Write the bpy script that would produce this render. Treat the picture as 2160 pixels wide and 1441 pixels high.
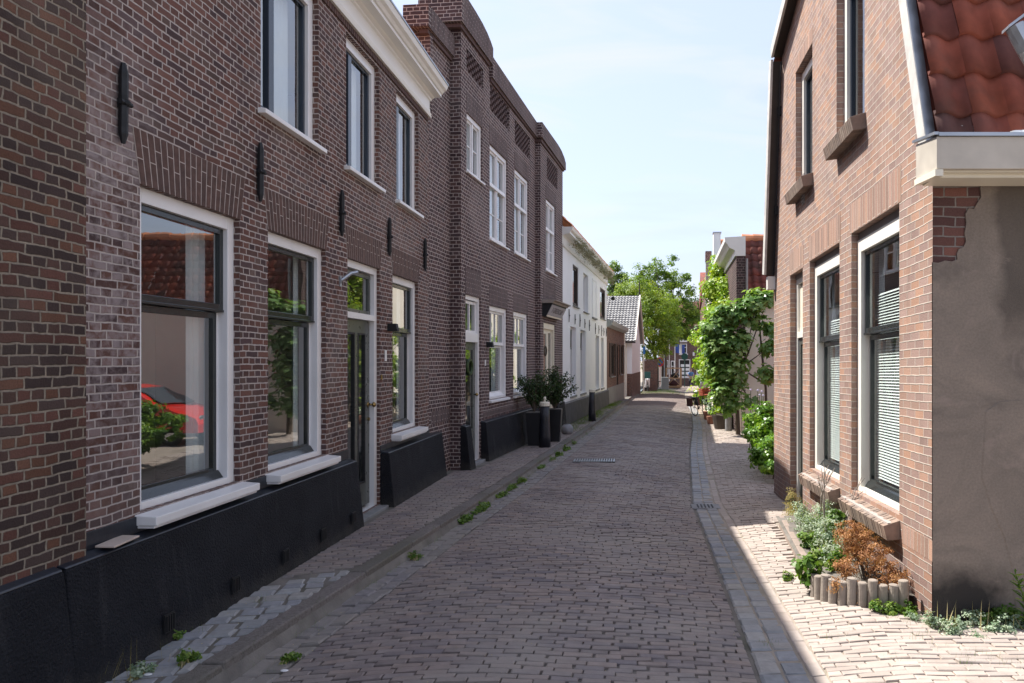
import bpy, math, random
import numpy as np
from mathutils import Vector, Matrix
R=random.Random(7)
for o in list(bpy.data.objects): bpy.data.objects.remove(o)
sc=bpy.context.scene
COL=sc.collection
# ------------------------------------------------------------ camera, sky, sun, exposure
EYE=1.9
cam=bpy.data.cameras.new('camera'); co=bpy.data.objects.new('camera',cam); COL.objects.link(co)
co.location=(0,0,EYE); co.rotation_euler=(math.radians(90),0,0)
cam.sensor_width=36; cam.sensor_fit='HORIZONTAL'; cam.lens=36*1550/2160
cam.shift_x=-255/2160; cam.shift_y=36.5/2160; cam.clip_start=.05; cam.clip_end=2000
sc.camera=co
SUN=Vector((-1,.5,1.55)).normalized()
w=bpy.data.worlds.new('World'); sc.world=w; w.use_nodes=True
nt=w.node_tree; nt.nodes.clear()
out=nt.nodes.new('ShaderNodeOutputWorld'); bg=nt.nodes.new('ShaderNodeBackground'); sky=nt.nodes.new('ShaderNodeTexSky')
sky.sky_type='NISHITA'; sky.sun_disc=False; sky.sun_elevation=math.asin(SUN.z); sky.sun_rotation=math.radians(-63.4)
sky.air_density=1.0; sky.dust_density=1.6; sky.ozone_density=1.
bg.inputs[1].default_value=.15
tc=nt.nodes.new('ShaderNodeTexCoord'); mp=nt.nodes.new('ShaderNodeMapping'); mp.inputs['Scale'].default_value=(1.2,1.2,5)
nz=nt.nodes.new('ShaderNodeTexNoise'); nz.inputs['Scale'].default_value=2.2; nz.inputs['Detail'].default_value=7; nz.inputs['Distortion'].default_value=.6
rp=nt.nodes.new('ShaderNodeValToRGB'); rp.color_ramp.elements[0].position=.47; rp.color_ramp.elements[1].position=.8
rp.color_ramp.elements[1].color=(.97,.97,.97,1); rp.color_ramp.elements[0].color=(.80,.80,.80,1)
mx=nt.nodes.new('ShaderNodeMixRGB'); mx.inputs[2].default_value=(1.50,1.64,2.10,1)
L=nt.links.new
L(tc.outputs['Generated'],mp.inputs[0]); L(mp.outputs[0],nz.inputs[0]); L(nz.outputs[0],rp.inputs[0]); L(rp.outputs[0],mx.inputs[0]); L(sky.outputs[0],mx.inputs[1]); n2=nt.nodes.new('ShaderNodeTexNoise'); n2.inputs['Scale'].default_value=3.1; n2.inputs['Detail'].default_value=9; n2.inputs['Distortion'].default_value=.9; L(mp.outputs[0],n2.inputs[0])
r2=nt.nodes.new('ShaderNodeValToRGB'); r2.color_ramp.elements[0].position=.48; r2.color_ramp.elements[0].color=(0,0,0,1); r2.color_ramp.elements[1].position=.75; r2.color_ramp.elements[1].color=(.75,.75,.75,1); L(n2.outputs[0],r2.inputs[0])
m2=nt.nodes.new('ShaderNodeMixRGB'); m2.inputs[2].default_value=(2.0,2.06,2.25,1); L(r2.outputs[0],m2.inputs[0]); L(mx.outputs[0],m2.inputs[1]); L(m2.outputs[0],bg.inputs[0]); L(bg.outputs[0],out.inputs[0])
sl=bpy.data.lights.new('sun','SUN'); sl.energy=3.05; sl.angle=math.radians(.53); sl.color=(1,.955,.88)
so=bpy.data.objects.new('sun',sl); COL.objects.link(so); so.rotation_euler=SUN.to_track_quat('Z','Y').to_euler(); so.location=(-10,5,20)
sc.view_settings.view_transform='Standard'; sc.view_settings.look='None'; sc.view_settings.exposure=1.64; sc.view_settings.gamma=1
sc.render.engine='CYCLES'; sc.cycles.max_bounces=8; sc.cycles.transparent_max_bounces=16; sc.cycles.glossy_bounces=4
sc.cycles.caustics_reflective=False; sc.cycles.caustics_refractive=False; sc.cycles.blur_glossy=0; sc.cycles.sample_clamp_indirect=10

# ------------------------------------------------------------ materials
def P(nt,**k):
    b=nt.nodes.new('ShaderNodeBsdfPrincipled')
    for a,v in k.items(): b.inputs[a.replace('_',' ')].default_value=v
    return b
def newmat(name):
    m=bpy.data.materials.new(name); m.use_nodes=True; m.node_tree.nodes.clear()
    o=m.node_tree.nodes.new('ShaderNodeOutputMaterial'); return m,m.node_tree,o
def N(nt,t,**k):
    n=nt.nodes.new('ShaderNode'+t)
    for a,v in k.items(): setattr(n,a,v)
    return n
def lk(nt,a,b): nt.links.new(a,b)
def setin(nt,sock,v):
    if v is None: return
    if hasattr(v,'is_linked') or isinstance(v,bpy.types.NodeSocket): nt.links.new(v,sock)
    else: sock.default_value=v
def M(nt,op,a,b=None,c=None,clamp=False):
    n=nt.nodes.new('ShaderNodeMath'); n.operation=op; n.use_clamp=clamp
    setin(nt,n.inputs[0],a); setin(nt,n.inputs[1],b); setin(nt,n.inputs[2],c)
    return n.outputs[0]
def mixc(nt,f,a,b,mode='MIX'):
    n=nt.nodes.new('ShaderNodeMixRGB'); n.blend_type=mode
    setin(nt,n.inputs[0],f); setin(nt,n.inputs[1],a if not isinstance(a,tuple) else (*a[:3],1)); setin(nt,n.inputs[2],b if not isinstance(b,tuple) else (*b[:3],1))
    return n.outputs[0]
def ramp(nt,fac,stops,interp='LINEAR'):
    n=nt.nodes.new('ShaderNodeValToRGB'); cr=n.color_ramp; cr.interpolation=interp
    while len(cr.elements)>1: cr.elements.remove(cr.elements[-1])
    cr.elements[0].position=stops[0][0]; cr.elements[0].color=(*stops[0][1],1)
    for p,c in stops[1:]:
        e=cr.elements.new(p); e.color=(*c,1)
    setin(nt,n.inputs[0],fac); return n.outputs[0]
def noise(nt,vec,scale,detail=4,dist=0,rough=.55):
    n=nt.nodes.new('ShaderNodeTexNoise'); n.inputs['Scale'].default_value=scale; n.inputs['Detail'].default_value=detail
    n.inputs['Distortion'].default_value=dist; n.inputs['Roughness'].default_value=rough
    if vec is not None: nt.links.new(vec,n.inputs['Vector'])
    return n.outputs[0]
def rng(nt,v,a,b,c=0.,d=1.):
    n=nt.nodes.new('ShaderNodeMapRange'); setin(nt,n.inputs[0],v)
    for i,x in enumerate((a,b,c,d)): n.inputs[i+1].default_value=x
    return n.outputs[0]
def bump(nt,h,st,dist):
    n=nt.nodes.new('ShaderNodeBump'); n.inputs['Strength'].default_value=st; n.inputs['Distance'].default_value=dist
    nt.links.new(h,n.inputs['Height']); return n.outputs[0]
def plain(name,col,rough=.5,var=.12,scale=8,bst=0,bsc=60,bd=.003,spec=.5,metal=0,dirt=None,dirtamt=.5):
    m,nt,o=newmat(name); tcn=N(nt,'TexCoord').outputs['Object']
    b=P(nt,Roughness=rough,Metallic=metal); b.inputs['Specular IOR Level'].default_value=spec
    n1=noise(nt,tcn,scale,5)
    c=mixc(nt,1.,col,ramp(nt,n1,[(.25,(1-var,)*3),(.75,(1+var*.4,)*3)]),'MULTIPLY')
    if dirt:
        n2=noise(nt,tcn,scale*.35,6,.5); c=mixc(nt,rng(nt,n2,.5,.75,0,dirtamt),c,dirt)
    lk(nt,c,b.inputs['Base Color'])
    rr=rng(nt,noise(nt,tcn,scale*2,3),.3,.7,rough*.85,min(1,rough*1.15)); lk(nt,rr,b.inputs['Roughness'])
    if bst: lk(nt,bump(nt,noise(nt,tcn,bsc,5),bst,bd),b.inputs['Normal'])
    lk(nt,b.outputs[0],o.inputs[0]); return m
def plinthmat():
    m,nt,o=newmat('black_roughcast'); ob=N(nt,'TexCoord').outputs['Object']; uvn=N(nt,'UVMap').outputs[0]
    e=N(nt,'SeparateXYZ'); lk(nt,uvn,e.inputs[0]); Z=e.outputs[1]
    c=ramp(nt,noise(nt,ob,3,6,.4),[(.3,(.006,.0065,.010)),(.7,(.014,.015,.020))])
    mp_=N(nt,'Mapping'); mp_.inputs['Scale'].default_value=(5,.7,1); lk(nt,uvn,mp_.inputs[0]); st=noise(nt,mp_.outputs[0],1.5,7,.4,.65)
    c=mixc(nt,rng(nt,st,.57,.72,0,.45),c,(.055,.055,.058))
    d=rng(nt,M(nt,'ADD',Z,M(nt,'MULTIPLY',noise(nt,uvn,7,6,.5),.35)),.36,.12,0,.65); c=mixc(nt,d,c,(.075,.068,.06))
    c=mixc(nt,M(nt,'MULTIPLY',rng(nt,noise(nt,uvn,150,2),.68,.72),.5),c,(.12,.115,.11))
    b=P(nt,Roughness=.75); b.inputs['Specular IOR Level'].default_value=.25; lk(nt,c,b.inputs['Base Color']); lk(nt,bump(nt,noise(nt,ob,65,5),1,.03),b.inputs['Normal']); lk(nt,b.outputs[0],o.inputs[0]); return m
def brickmat(name,cols,mortar,row,stretch,joint=.01,bond='cross',swap=False,rough=.85,mort_var=.2,wob=.004,relief=.006,stain=None,eff=None,topdirt=0,lowdark=None,vr2=.22):
    m,nt,o=newmat(name); uvn=N(nt,'UVMap').outputs[0]; ob=N(nt,'TexCoord').outputs['Object']
    sv=N(nt,'SeparateXYZ'); 
    nn=nt.nodes.new('ShaderNodeTexNoise'); nn.inputs['Scale'].default_value=14; nn.inputs['Detail'].default_value=3; lk(nt,uvn,nn.inputs[0])
    sub=N(nt,'VectorMath',operation='SUBTRACT'); lk(nt,nn.outputs['Color'],sub.inputs[0]); sub.inputs[1].default_value=(.5,.5,.5)
    scl=N(nt,'VectorMath',operation='SCALE'); lk(nt,sub.outputs[0],scl.inputs[0]); scl.inputs[3].default_value=wob*3
    n3=nt.nodes.new('ShaderNodeTexNoise'); n3.inputs['Scale'].default_value=1.7; n3.inputs['Detail'].default_value=2; lk(nt,uvn,n3.inputs[0])
    s3=N(nt,'VectorMath',operation='SUBTRACT'); lk(nt,n3.outputs['Color'],s3.inputs[0]); s3.inputs[1].default_value=(.5,.5,.5)
    s4=N(nt,'VectorMath',operation='SCALE'); lk(nt,s3.outputs[0],s4.inputs[0]); s4.inputs[3].default_value=wob*9
    ad0=N(nt,'VectorMath',operation='ADD'); lk(nt,scl.outputs[0],ad0.inputs[0]); lk(nt,s4.outputs[0],ad0.inputs[1])
    add=N(nt,'VectorMath',operation='ADD'); lk(nt,uvn,add.inputs[0]); lk(nt,ad0.outputs[0],add.inputs[1]); lk(nt,add.outputs[0],sv.inputs[0])
    U,V=(sv.outputs[1],sv.outputs[0]) if swap else (sv.outputs[0],sv.outputs[1])
    vr=M(nt,'DIVIDE',V,row); r=M(nt,'FLOOR',vr); fv=M(nt,'SUBTRACT',vr,r)
    odd=M(nt,'FLOORED_MODULO',r,2.)
    if bond=='cross':
        wd=M(nt,'MULTIPLY_ADD',odd,-.5*stretch,stretch); r4=M(nt,'FLOORED_MODULO',r,4.); big=M(nt,'GREATER_THAN',r4,1.5)
        off=M(nt,'ADD',M(nt,'MULTIPLY',odd,stretch*.25),M(nt,'MULTIPLY',M(nt,'MULTIPLY',big,M(nt,'SUBTRACT',1.,odd)),stretch*.5))
    else:
        wd=M(nt,'ADD',0.,stretch); off=M(nt,'MULTIPLY',odd,stretch*.5)
    un=M(nt,'DIVIDE',M(nt,'ADD',U,off),wd); c=M(nt,'FLOOR',un); fu=M(nt,'SUBTRACT',un,c)
    du=M(nt,'MULTIPLY',M(nt,'MINIMUM',fu,M(nt,'SUBTRACT',1.,fu)),wd); dv=M(nt,'MULTIPLY',M(nt,'MINIMUM',fv,M(nt,'SUBTRACT',1.,fv)),row)
    d=M(nt,'MINIMUM',du,dv)
    ms=N(nt,'MapRange',interpolation_type='SMOOTHSTEP'); lk(nt,d,ms.inputs[0]); ms.inputs[1].default_value=joint*.5-.001; ms.inputs[2].default_value=joint*.5+.003
    mask=ms.outputs[0]
    cb=N(nt,'CombineXYZ'); lk(nt,c,cb.inputs[0]); lk(nt,r,cb.inputs[1])
    wn=N(nt,'TexWhiteNoise',noise_dimensions='2D'); lk(nt,cb.outputs[0],wn.inputs[0])
    rnd=wn.outputs[0]; sc2=N(nt,'SeparateXYZ'); lk(nt,wn.outputs[1],sc2.inputs[0]); rnd2=sc2.outputs[1]
    k=len(cols); bc=ramp(nt,rnd,[(i/k,cc) for i,cc in enumerate(cols)],'CONSTANT')
    bc=mixc(nt,1.,bc,ramp(nt,rnd2,[(0,(1-vr2,)*3),(1,(1+vr2,)*3)]),'MULTIPLY')
    fine=noise(nt,uvn,90,4); bc=mixc(nt,1.,bc,ramp(nt,fine,[(.2,(.75,)*3),(.8,(1.2,)*3)]),'MULTIPLY')
    mc=mixc(nt,1.,mortar,ramp(nt,noise(nt,uvn,25,4),[(.25,(1-mort_var,)*3),(.75,(1+mort_var*.5,)*3)]),'MULTIPLY')
    if eff:
        ec,mn,mxx=eff # efflorescence near (u,v) region
        e=N(nt,'SeparateXYZ'); lk(nt,uvn,e.inputs[0])
        a=M(nt,'MULTIPLY',rng(nt,M(nt,'ABSOLUTE',M(nt,'SUBTRACT',e.outputs[0],mn[0])),mxx[0],mxx[0]*.5),rng(nt,M(nt,'ABSOLUTE',M(nt,'SUBTRACT',e.outputs[1],mn[1])),mxx[1],mxx[1]*.4))
        f=M(nt,'MULTIPLY',a,rng(nt,M(nt,'ADD',noise(nt,uvn,16,6,.4),M(nt,'MULTIPLY',rnd2,.26)),.50,.78),clamp=True)
        bc=mixc(nt,M(nt,'MULTIPLY',f,.8),bc,ec)
    col=mixc(nt,mask,mc,bc)
    if stain:
        s2=noise(nt,uvn,1.3,6,.6); col=mixc(nt,rng(nt,s2,.48,.75,0,stain[1]),col,stain[0],'MULTIPLY')
    mpn=N(nt,'Mapping'); mpn.inputs['Scale'].default_value=(3.2,.35,1); lk(nt,uvn,mpn.inputs[0]); stk=noise(nt,mpn.outputs[0],1.6,6,.3,.6)
    col=mixc(nt,rng(nt,stk,.50,.72,0,.5),col,(.62,.61,.60),'MULTIPLY'); col=mixc(nt,rng(nt,noise(nt,uvn,.7,5,.8),.5,.72,0,.35),col,mixc(nt,.5,col,mortar))
    if lowdark:
        e=N(nt,'SeparateXYZ'); lk(nt,uvn,e.inputs[0]); f=M(nt,'MULTIPLY',rng(nt,M(nt,'ADD',e.outputs[1],M(nt,'MULTIPLY',noise(nt,uvn,3,5),.5)),lowdark[1],lowdark[0]),lowdark[2]); col=mixc(nt,f,col,lowdark[3],'MULTIPLY')
    b=P(nt,Roughness=rough); lk(nt,col,b.inputs['Base Color']); b.inputs['Specular IOR Level'].default_value=.25
    h=M(nt,'ADD',M(nt,'MULTIPLY',mask,M(nt,'MULTIPLY_ADD',rnd2,.35,.65)),M(nt,'MULTIPLY',fine,.35))
    lk(nt,bump(nt,h,.9,relief),b.inputs['Normal']); lk(nt,b.outputs[0],o.inputs[0]); return m
def rndmat(name,cols,rough=.8,var=.25,scale=12,bst=.5,bsc=70,bd=.003,spec=.3,trans=0,dust=None,gloss=None):
    """colour chosen per face by the attribute rnd"""
    m,nt,o=newmat(name); at=N(nt,'Attribute',attribute_name='rnd'); ob=N(nt,'TexCoord').outputs['Object']
    k=len(cols)-1; c=ramp(nt,at.outputs['Fac'],[(i/max(k,1),x) for i,x in enumerate(cols)])
    c=mixc(nt,1.,c,ramp(nt,noise(nt,ob,scale,5),[(.25,(1-var,)*3),(.75,(1+var,)*3)]),'MULTIPLY')
    if dust: c=mixc(nt,rng(nt,noise(nt,ob,1.1,6,.4),.42,.68,0,dust[1]),c,dust[0])
    b=P(nt,Roughness=rough); b.inputs['Specular IOR Level'].default_value=spec; lk(nt,c,b.inputs['Base Color'])
    if bst: lk(nt,bump(nt,noise(nt,ob,bsc,4),bst,bd),b.inputs['Normal'])
    if trans:
        t=N(nt,'BsdfTranslucent'); lk(nt,mixc(nt,1.,c,(1.25,1.3,.45),'MULTIPLY'),t.inputs[0]); ms=N(nt,'MixShader'); ms.inputs[0].default_value=trans
        lk(nt,b.outputs[0],ms.inputs[1]); lk(nt,t.outputs[0],ms.inputs[2]); lk(nt,ms.outputs[0],o.inputs[0])
    else: lk(nt,b.outputs[0],o.inputs[0])
    return m
def glassmat(name,ior=1.9,tint=(.9,.95,.93),wav=.0006,ro=0.):
    m,nt,o=newmat(name); ob=N(nt,'TexCoord').outputs['Object']
    gm=N(nt,'NewGeometry'); dt=N(nt,'VectorMath',operation='DOT_PRODUCT'); lk(nt,gm.outputs['Normal'],dt.inputs[0]); lk(nt,gm.outputs['Incoming'],dt.inputs[1])
    F0=((ior-1)/(ior+1))**2; pw_=M(nt,'POWER',M(nt,'SUBTRACT',1.,M(nt,'ABSOLUTE',dt.outputs['Value'])),4.5); f=M(nt,'MULTIPLY_ADD',pw_,1-F0,F0)
    g=N(nt,'BsdfGlossy'); g.inputs['Roughness'].default_value=ro; g.inputs[0].default_value=(1,1,1,1)
    t=N(nt,'BsdfTransparent'); t.inputs[0].default_value=(*tint,1); x=N(nt,'MixShader')
    bn=bump(nt,noise(nt,ob,2.3,1),1,wav); lk(nt,bn,g.inputs['Normal'])
    lk(nt,f,x.inputs[0]); lk(nt,t.outputs[0],x.inputs[1]); lk(nt,g.outputs[0],x.inputs[2]); lk(nt,x.outputs[0],o.inputs[0]); return m
MT={}
MT['plinth']=plinthmat()
DK=[(.102,.054,.046),(.125,.064,.052),(.087,.051,.049),(.141,.070,.054),(.109,.069,.058),(.079,.049,.049),(.128,.060,.047)]
MT['bA']=brickmat('dark_red_brick',DK,(.44,.38,.35),.053,.19,.009,stain=((.6,.6,.62),.5),eff=((.30,.25,.25),(4.42,2.5),(.62,1.7)))
MT['bOld']=brickmat('old_rough_brick',[(.075,.04,.032),(.11,.05,.038),(.06,.04,.035),(.09,.05,.04),(.13,.062,.04),(.05,.033,.03)],(.27,.225,.175),.058,.185,.010,wob=.006,relief=.012,stain=((.5,.48,.5),.7),mort_var=.35)
MT['bArch']=brickmat('arch_brick',DK,(.33,.27,.24),.052,.17,.008,bond='run',swap=True)
NW=[(.076,.047,.048),(.092,.054,.052),(.067,.044,.047),(.106,.063,.057),(.084,.051,.053)]
MT['bN']=brickmat('purple_brown_brick',NW,(.45,.38,.35),.062,.21,.010,stain=((.7,.7,.7),.3))
MT['bNs']=brickmat('purple_brown_soldier',[(.085,.058,.058),(.098,.064,.062),(.078,.054,.054)],(.33,.27,.25),.056,.18,.008,bond='run',swap=True)
MT['bR']=brickmat('pale_red_brick',[(.31,.205,.165),(.34,.215,.17),(.30,.20,.17),(.36,.22,.165),(.32,.22,.19),(.28,.19,.165),(.38,.225,.16)],(.50,.44,.38),.066,.165,.0065,stain=((.72,.7,.72),.55),wob=.003,relief=.005,bond='run',vr2=.1,lowdark=(.1,1.0,.75,(.52,.5,.55)))
MT['bRs']=brickmat('pale_red_soldier',[(.32,.205,.165),(.36,.22,.17),(.30,.195,.155),(.38,.235,.175)],(.46,.40,.34),.07,.8,.006,bond='run',swap=True,wob=.004)
MT['bRd']=brickmat('corner_brick',[(.13,.06,.05),(.16,.07,.055),(.11,.055,.05)],(.23,.2,.18),.0715,.17,.009,bond='run')
MT['bS']=brickmat('plain_brown_brick',[(.12,.06,.045),(.15,.07,.05),(.10,.055,.045),(.17,.08,.055)],(.28,.22,.19),.06,.21,.010)
MT['bF']=brickmat('far_brick',[(.13,.07,.06),(.16,.085,.07),(.11,.065,.06)],(.26,.21,.19),.07,.24,.012)
MT['white']=plain('white_paint',(.78,.77,.77),.35,.08,3,.15,40,.001,dirt=(.52,.50,.47),dirtamt=.35)
MT['cream']=plain('cream_paint',(.74,.69,.57),.4,.08,4,.2,30,.002,dirt=(.45,.40,.33),dirtamt=.25)
MT['sash']=plain('dark_sash_paint',(.018,.022,.022),.18,.1,6,.3,50,.002)
MT['navy']=plain('navy_sash_paint',(.012,.02,.035),.15,.1,6,.2,50,.001)
MT['grey']=plain('grey_green_paint',(.085,.09,.08),.3,.12,5,.1,50,.001)
MT['plinthtop']=plain('black_smooth_render',(.014,.018,.027),.35,.3,4,.4,30,.004,dirt=(.07,.07,.07),dirtamt=.4)
MT['render']=plain('white_render',(.82,.82,.83),.8,.06,1.5,.25,30,.003)
MT['offwhite']=plain('offwhite_render',(.76,.70,.60),.85,.1,1.2,.25,30,.004,dirt=(.5,.46,.40),dirtamt=.4)
MT['slate']=plain('slate_grey_render',(.06,.06,.062),.8,.15,2,.3,30,.004)
MT['lgrey']=plain('light_grey_render',(.22,.22,.21),.8,.15,2,.3,30,.004)
MT['iron']=plain('black_iron',(.006,.007,.009),.65,.1,10,.5,40,.003)
MT['brass']=plain('brass',(.35,.24,.10),.25,.2,20,metal=1)
MT['zinc']=plain('zinc',(.42,.44,.47),.4,.2,6,metal=.85)
MT['wood']=plain('weathered_wood',(.34,.29,.25),.75,.35,9,.5,40,.004)
MT['wpaint']=plain('worn_grey_board',(.55,.53,.50),.7,.2,9,.6,50,.004,dirt=(.25,.23,.21),dirtamt=.6)
MT['darkwood']=plain('dark_wood',(.04,.028,.022),.6,.3,9,.4,40,.003)
MT['pole']=plain('bollard_black',(.012,.013,.02),.4,.4,7,.8,25,.01,dirt=(.05,.05,.055),dirtamt=.5)
MT['curtain']=plain('curtain_cloth',(.62,.64,.66),.9,.12,3)
MT['inner']=plain('interior_plaster',(.55,.53,.50),.9,.3,.8)
MT['dark']=plain('deep_black',(.01,.01,.011),.6)
MT['stone']=plain('grey_stone',(.24,.24,.25),.8,.3,8,.6,40,.006,dirt=(.12,.13,.1),dirtamt=.5)
MT['tile']=rndmat('clay_pantile',[(.17,.05,.036),(.29,.078,.045),(.22,.06,.042),(.12,.046,.04),(.25,.085,.06)],.8,.3,5,.3,40,.003,dust=((.085,.06,.055),.8))
MT['tileO']=rndmat('orange_pantile',[(.50,.20,.10),(.58,.26,.14),(.44,.18,.10)],.75,.2,5,.3,40,.003)
MT['tileG']=rndmat('grey_roof_tile',[(.24,.235,.235),(.31,.305,.30),(.20,.195,.195)],.7,.2,5,.3,40,.003)
MT['red']=plain('red_car_paint',(.62,.02,.012),.18,.03,2,spec=.7)
MT['tyre']=plain('rubber',(.02,.02,.02),.7)
MT['steel']=plain('bright_steel',(.6,.6,.62),.25,metal=1)
MT['blue']=plain('blue_cloth',(.16,.30,.55),.85)
MT['skin']=plain('skin',(.55,.33,.24),.6)
MT['hair']=plain('sandy_hair',(.35,.23,.13),.8)
MT['jeans']=plain('dark_trousers',(.025,.03,.045),.9)
MT['timber']=plain('raw_timber',(.46,.28,.15),.7,.25,9)
MT['signred']=plain('sign_red',(.55,.03,.03),.4); MT['signblue']=plain('sign_blue',(.03,.08,.35),.4)
MT['flag']=plain('flag_blue',(.05,.10,.38),.8); MT['bluesign']=plain('traffic_blue',(.02,.15,.42),.4)
MT['glass']=glassmat('window_glass',2.8,wav=.0012); MT['glassR']=glassmat('window_glass_pale',2.2,ro=0.,wav=.0012)
MT['shopglass']=glassmat('shop_glass',1.7)
MT['sign']=plain('faded_sign_board',(.36,.34,.36),.6,.15,10); MT['letters']=plain('faded_lettering',(.14,.12,.12),.7)
MT['marble']=plain('beige_tile',(.55,.45,.38),.35,.1,6)
MT['purple']=plain('petal',(.5,.45,.6),.7)
MT['gutl']=rndmat('gutter_stone',[(.17,.155,.155),(.22,.20,.19),(.20,.185,.19),(.25,.22,.205)],.7,.25,16,.6,50,.006,dust=((.24,.215,.185),.7))
MT['paver']=rndmat('clay_paver',[(.165,.135,.13),(.215,.175,.16),(.255,.20,.175),(.18,.15,.15),(.24,.20,.185),(.15,.128,.135)],.62,.2,9,.55,60,.005,dust=((.29,.255,.225),.6))
MT['paverR']=rndmat('sandy_paver',[(.31,.26,.23),(.38,.315,.275),(.35,.30,.27),(.43,.36,.31)],.85,.14,9,.45,60,.004,dust=((.40,.355,.31),.6))
MT['cobble']=rndmat('grey_cobble',[(.20,.21,.225),(.28,.28,.285),(.24,.245,.27),(.30,.28,.26),(.33,.34,.35)],.7,.2,16,.6,50,.006,dust=((.33,.31,.28),.4))
MT['kerb']=rndmat('kerb_stone',[(.13,.115,.105),(.18,.155,.145),(.15,.14,.135)],.85,.35,40,1.,90,.008,dust=((.10,.10,.07),.5))
MT['sand']=plain('joint_sand',(.18,.16,.14),.95,.5,5,.6,60,.01,dirt=(.05,.055,.03),dirtamt=.7)
MT['sandR']=plain('pale_joint_sand',(.34,.29,.24),.95,.4,5,.6,60,.01,dirt=(.2,.18,.12),dirtamt=.6)
MT['archb']=rndmat('arch_bricks',[(.078,.048,.042),(.10,.058,.048),(.088,.052,.044),(.112,.062,.05)],.85,.3,20,.5,80,.004)
MT['mortar']=plain('lime_mortar',(.42,.36,.33),.95,.2,20,.4,60,.003)
MT['cream3']=plain('bright_cream_paint',(.82,.79,.72),.35,.08,3,.15,30,.001,dirt=(.6,.56,.5),dirtamt=.3)
MT['gutp']=plain('beige_gutter_paint',(.52,.47,.40),.5,.15,5,.2,30,.002,dirt=(.35,.31,.26),dirtamt=.5)
MT['cream2']=plain('warm_white_paint',(.76,.74,.69),.35,.06,3,.15,30,.001)
MT['grey2']=plain('pale_grey_paint',(.30,.32,.31),.5,.1,3)
MT['sillb']=rndmat('sill_brick',[(.22,.15,.12),(.29,.21,.165),(.18,.13,.11),(.33,.25,.20)],.85,.3,14,.6,60,.005,dust=((.22,.19,.16),.5))
MT['bag']=plain('plastic_film',(.6,.62,.65),.12,.3,30,.6,40,.01,spec=1)
MT['bN2']=brickmat('dark_pillar_brick',[(.05,.033,.033),(.07,.04,.04),(.06,.035,.035)],(.22,.17,.15),.075,.21,.012)
MT['tileO2']=rndmat('worn_orange_pantile',[(.38,.19,.12),(.48,.26,.17),(.30,.15,.10)],.75,.25,5,.3,40,.003)
def leafm(n,a,b,c,tr=.35,gl=.45): return rndmat(n,[a,b,c],gl,.12,3,0,spec=.4,trans=tr)
MT['lfT']=leafm('maple_leaf',(.10,.18,.02),(.20,.29,.03),(.36,.40,.05),.45)
MT['lfD']=leafm('plane_leaf',(.08,.15,.03),(.14,.23,.035),(.27,.35,.05),.45)
MT['lfV']=leafm('vine_leaf',(.12,.24,.02),(.24,.38,.025),(.42,.48,.05))
MT['lfF']=leafm('fig_leaf',(.09,.19,.055),(.17,.29,.085),(.32,.43,.17),.4,.24)
MT['lfH']=leafm('ivy_leaf',(.06,.15,.02),(.14,.27,.035),(.28,.42,.05),.35,.28)
MT['lfO']=leafm('olive_leaf',(.02,.045,.012),(.04,.075,.02),(.06,.10,.03),.2)
MT['lfW']=leafm('weed_leaf',(.06,.13,.02),(.12,.22,.035),(.24,.32,.06))
MT['lfS']=leafm('sage_leaf',(.14,.22,.13),(.28,.36,.25),(.5,.55,.42),.25)
MT['lfB']=leafm('dead_leaf',(.22,.10,.05),(.42,.20,.09),(.58,.34,.17),.25,.7)
MT['dry']=leafm('dry_grass',(.35,.30,.12),(.45,.38,.2),(.5,.42,.25),.3,.8)
MT['garl']=leafm('garland_leaf',(.16,.15,.08),(.26,.24,.16),(.38,.35,.28),.2,.7)
MT['bark']=plain('bark',(.10,.075,.055),.9,.4,12,.8,30,.01)

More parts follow.
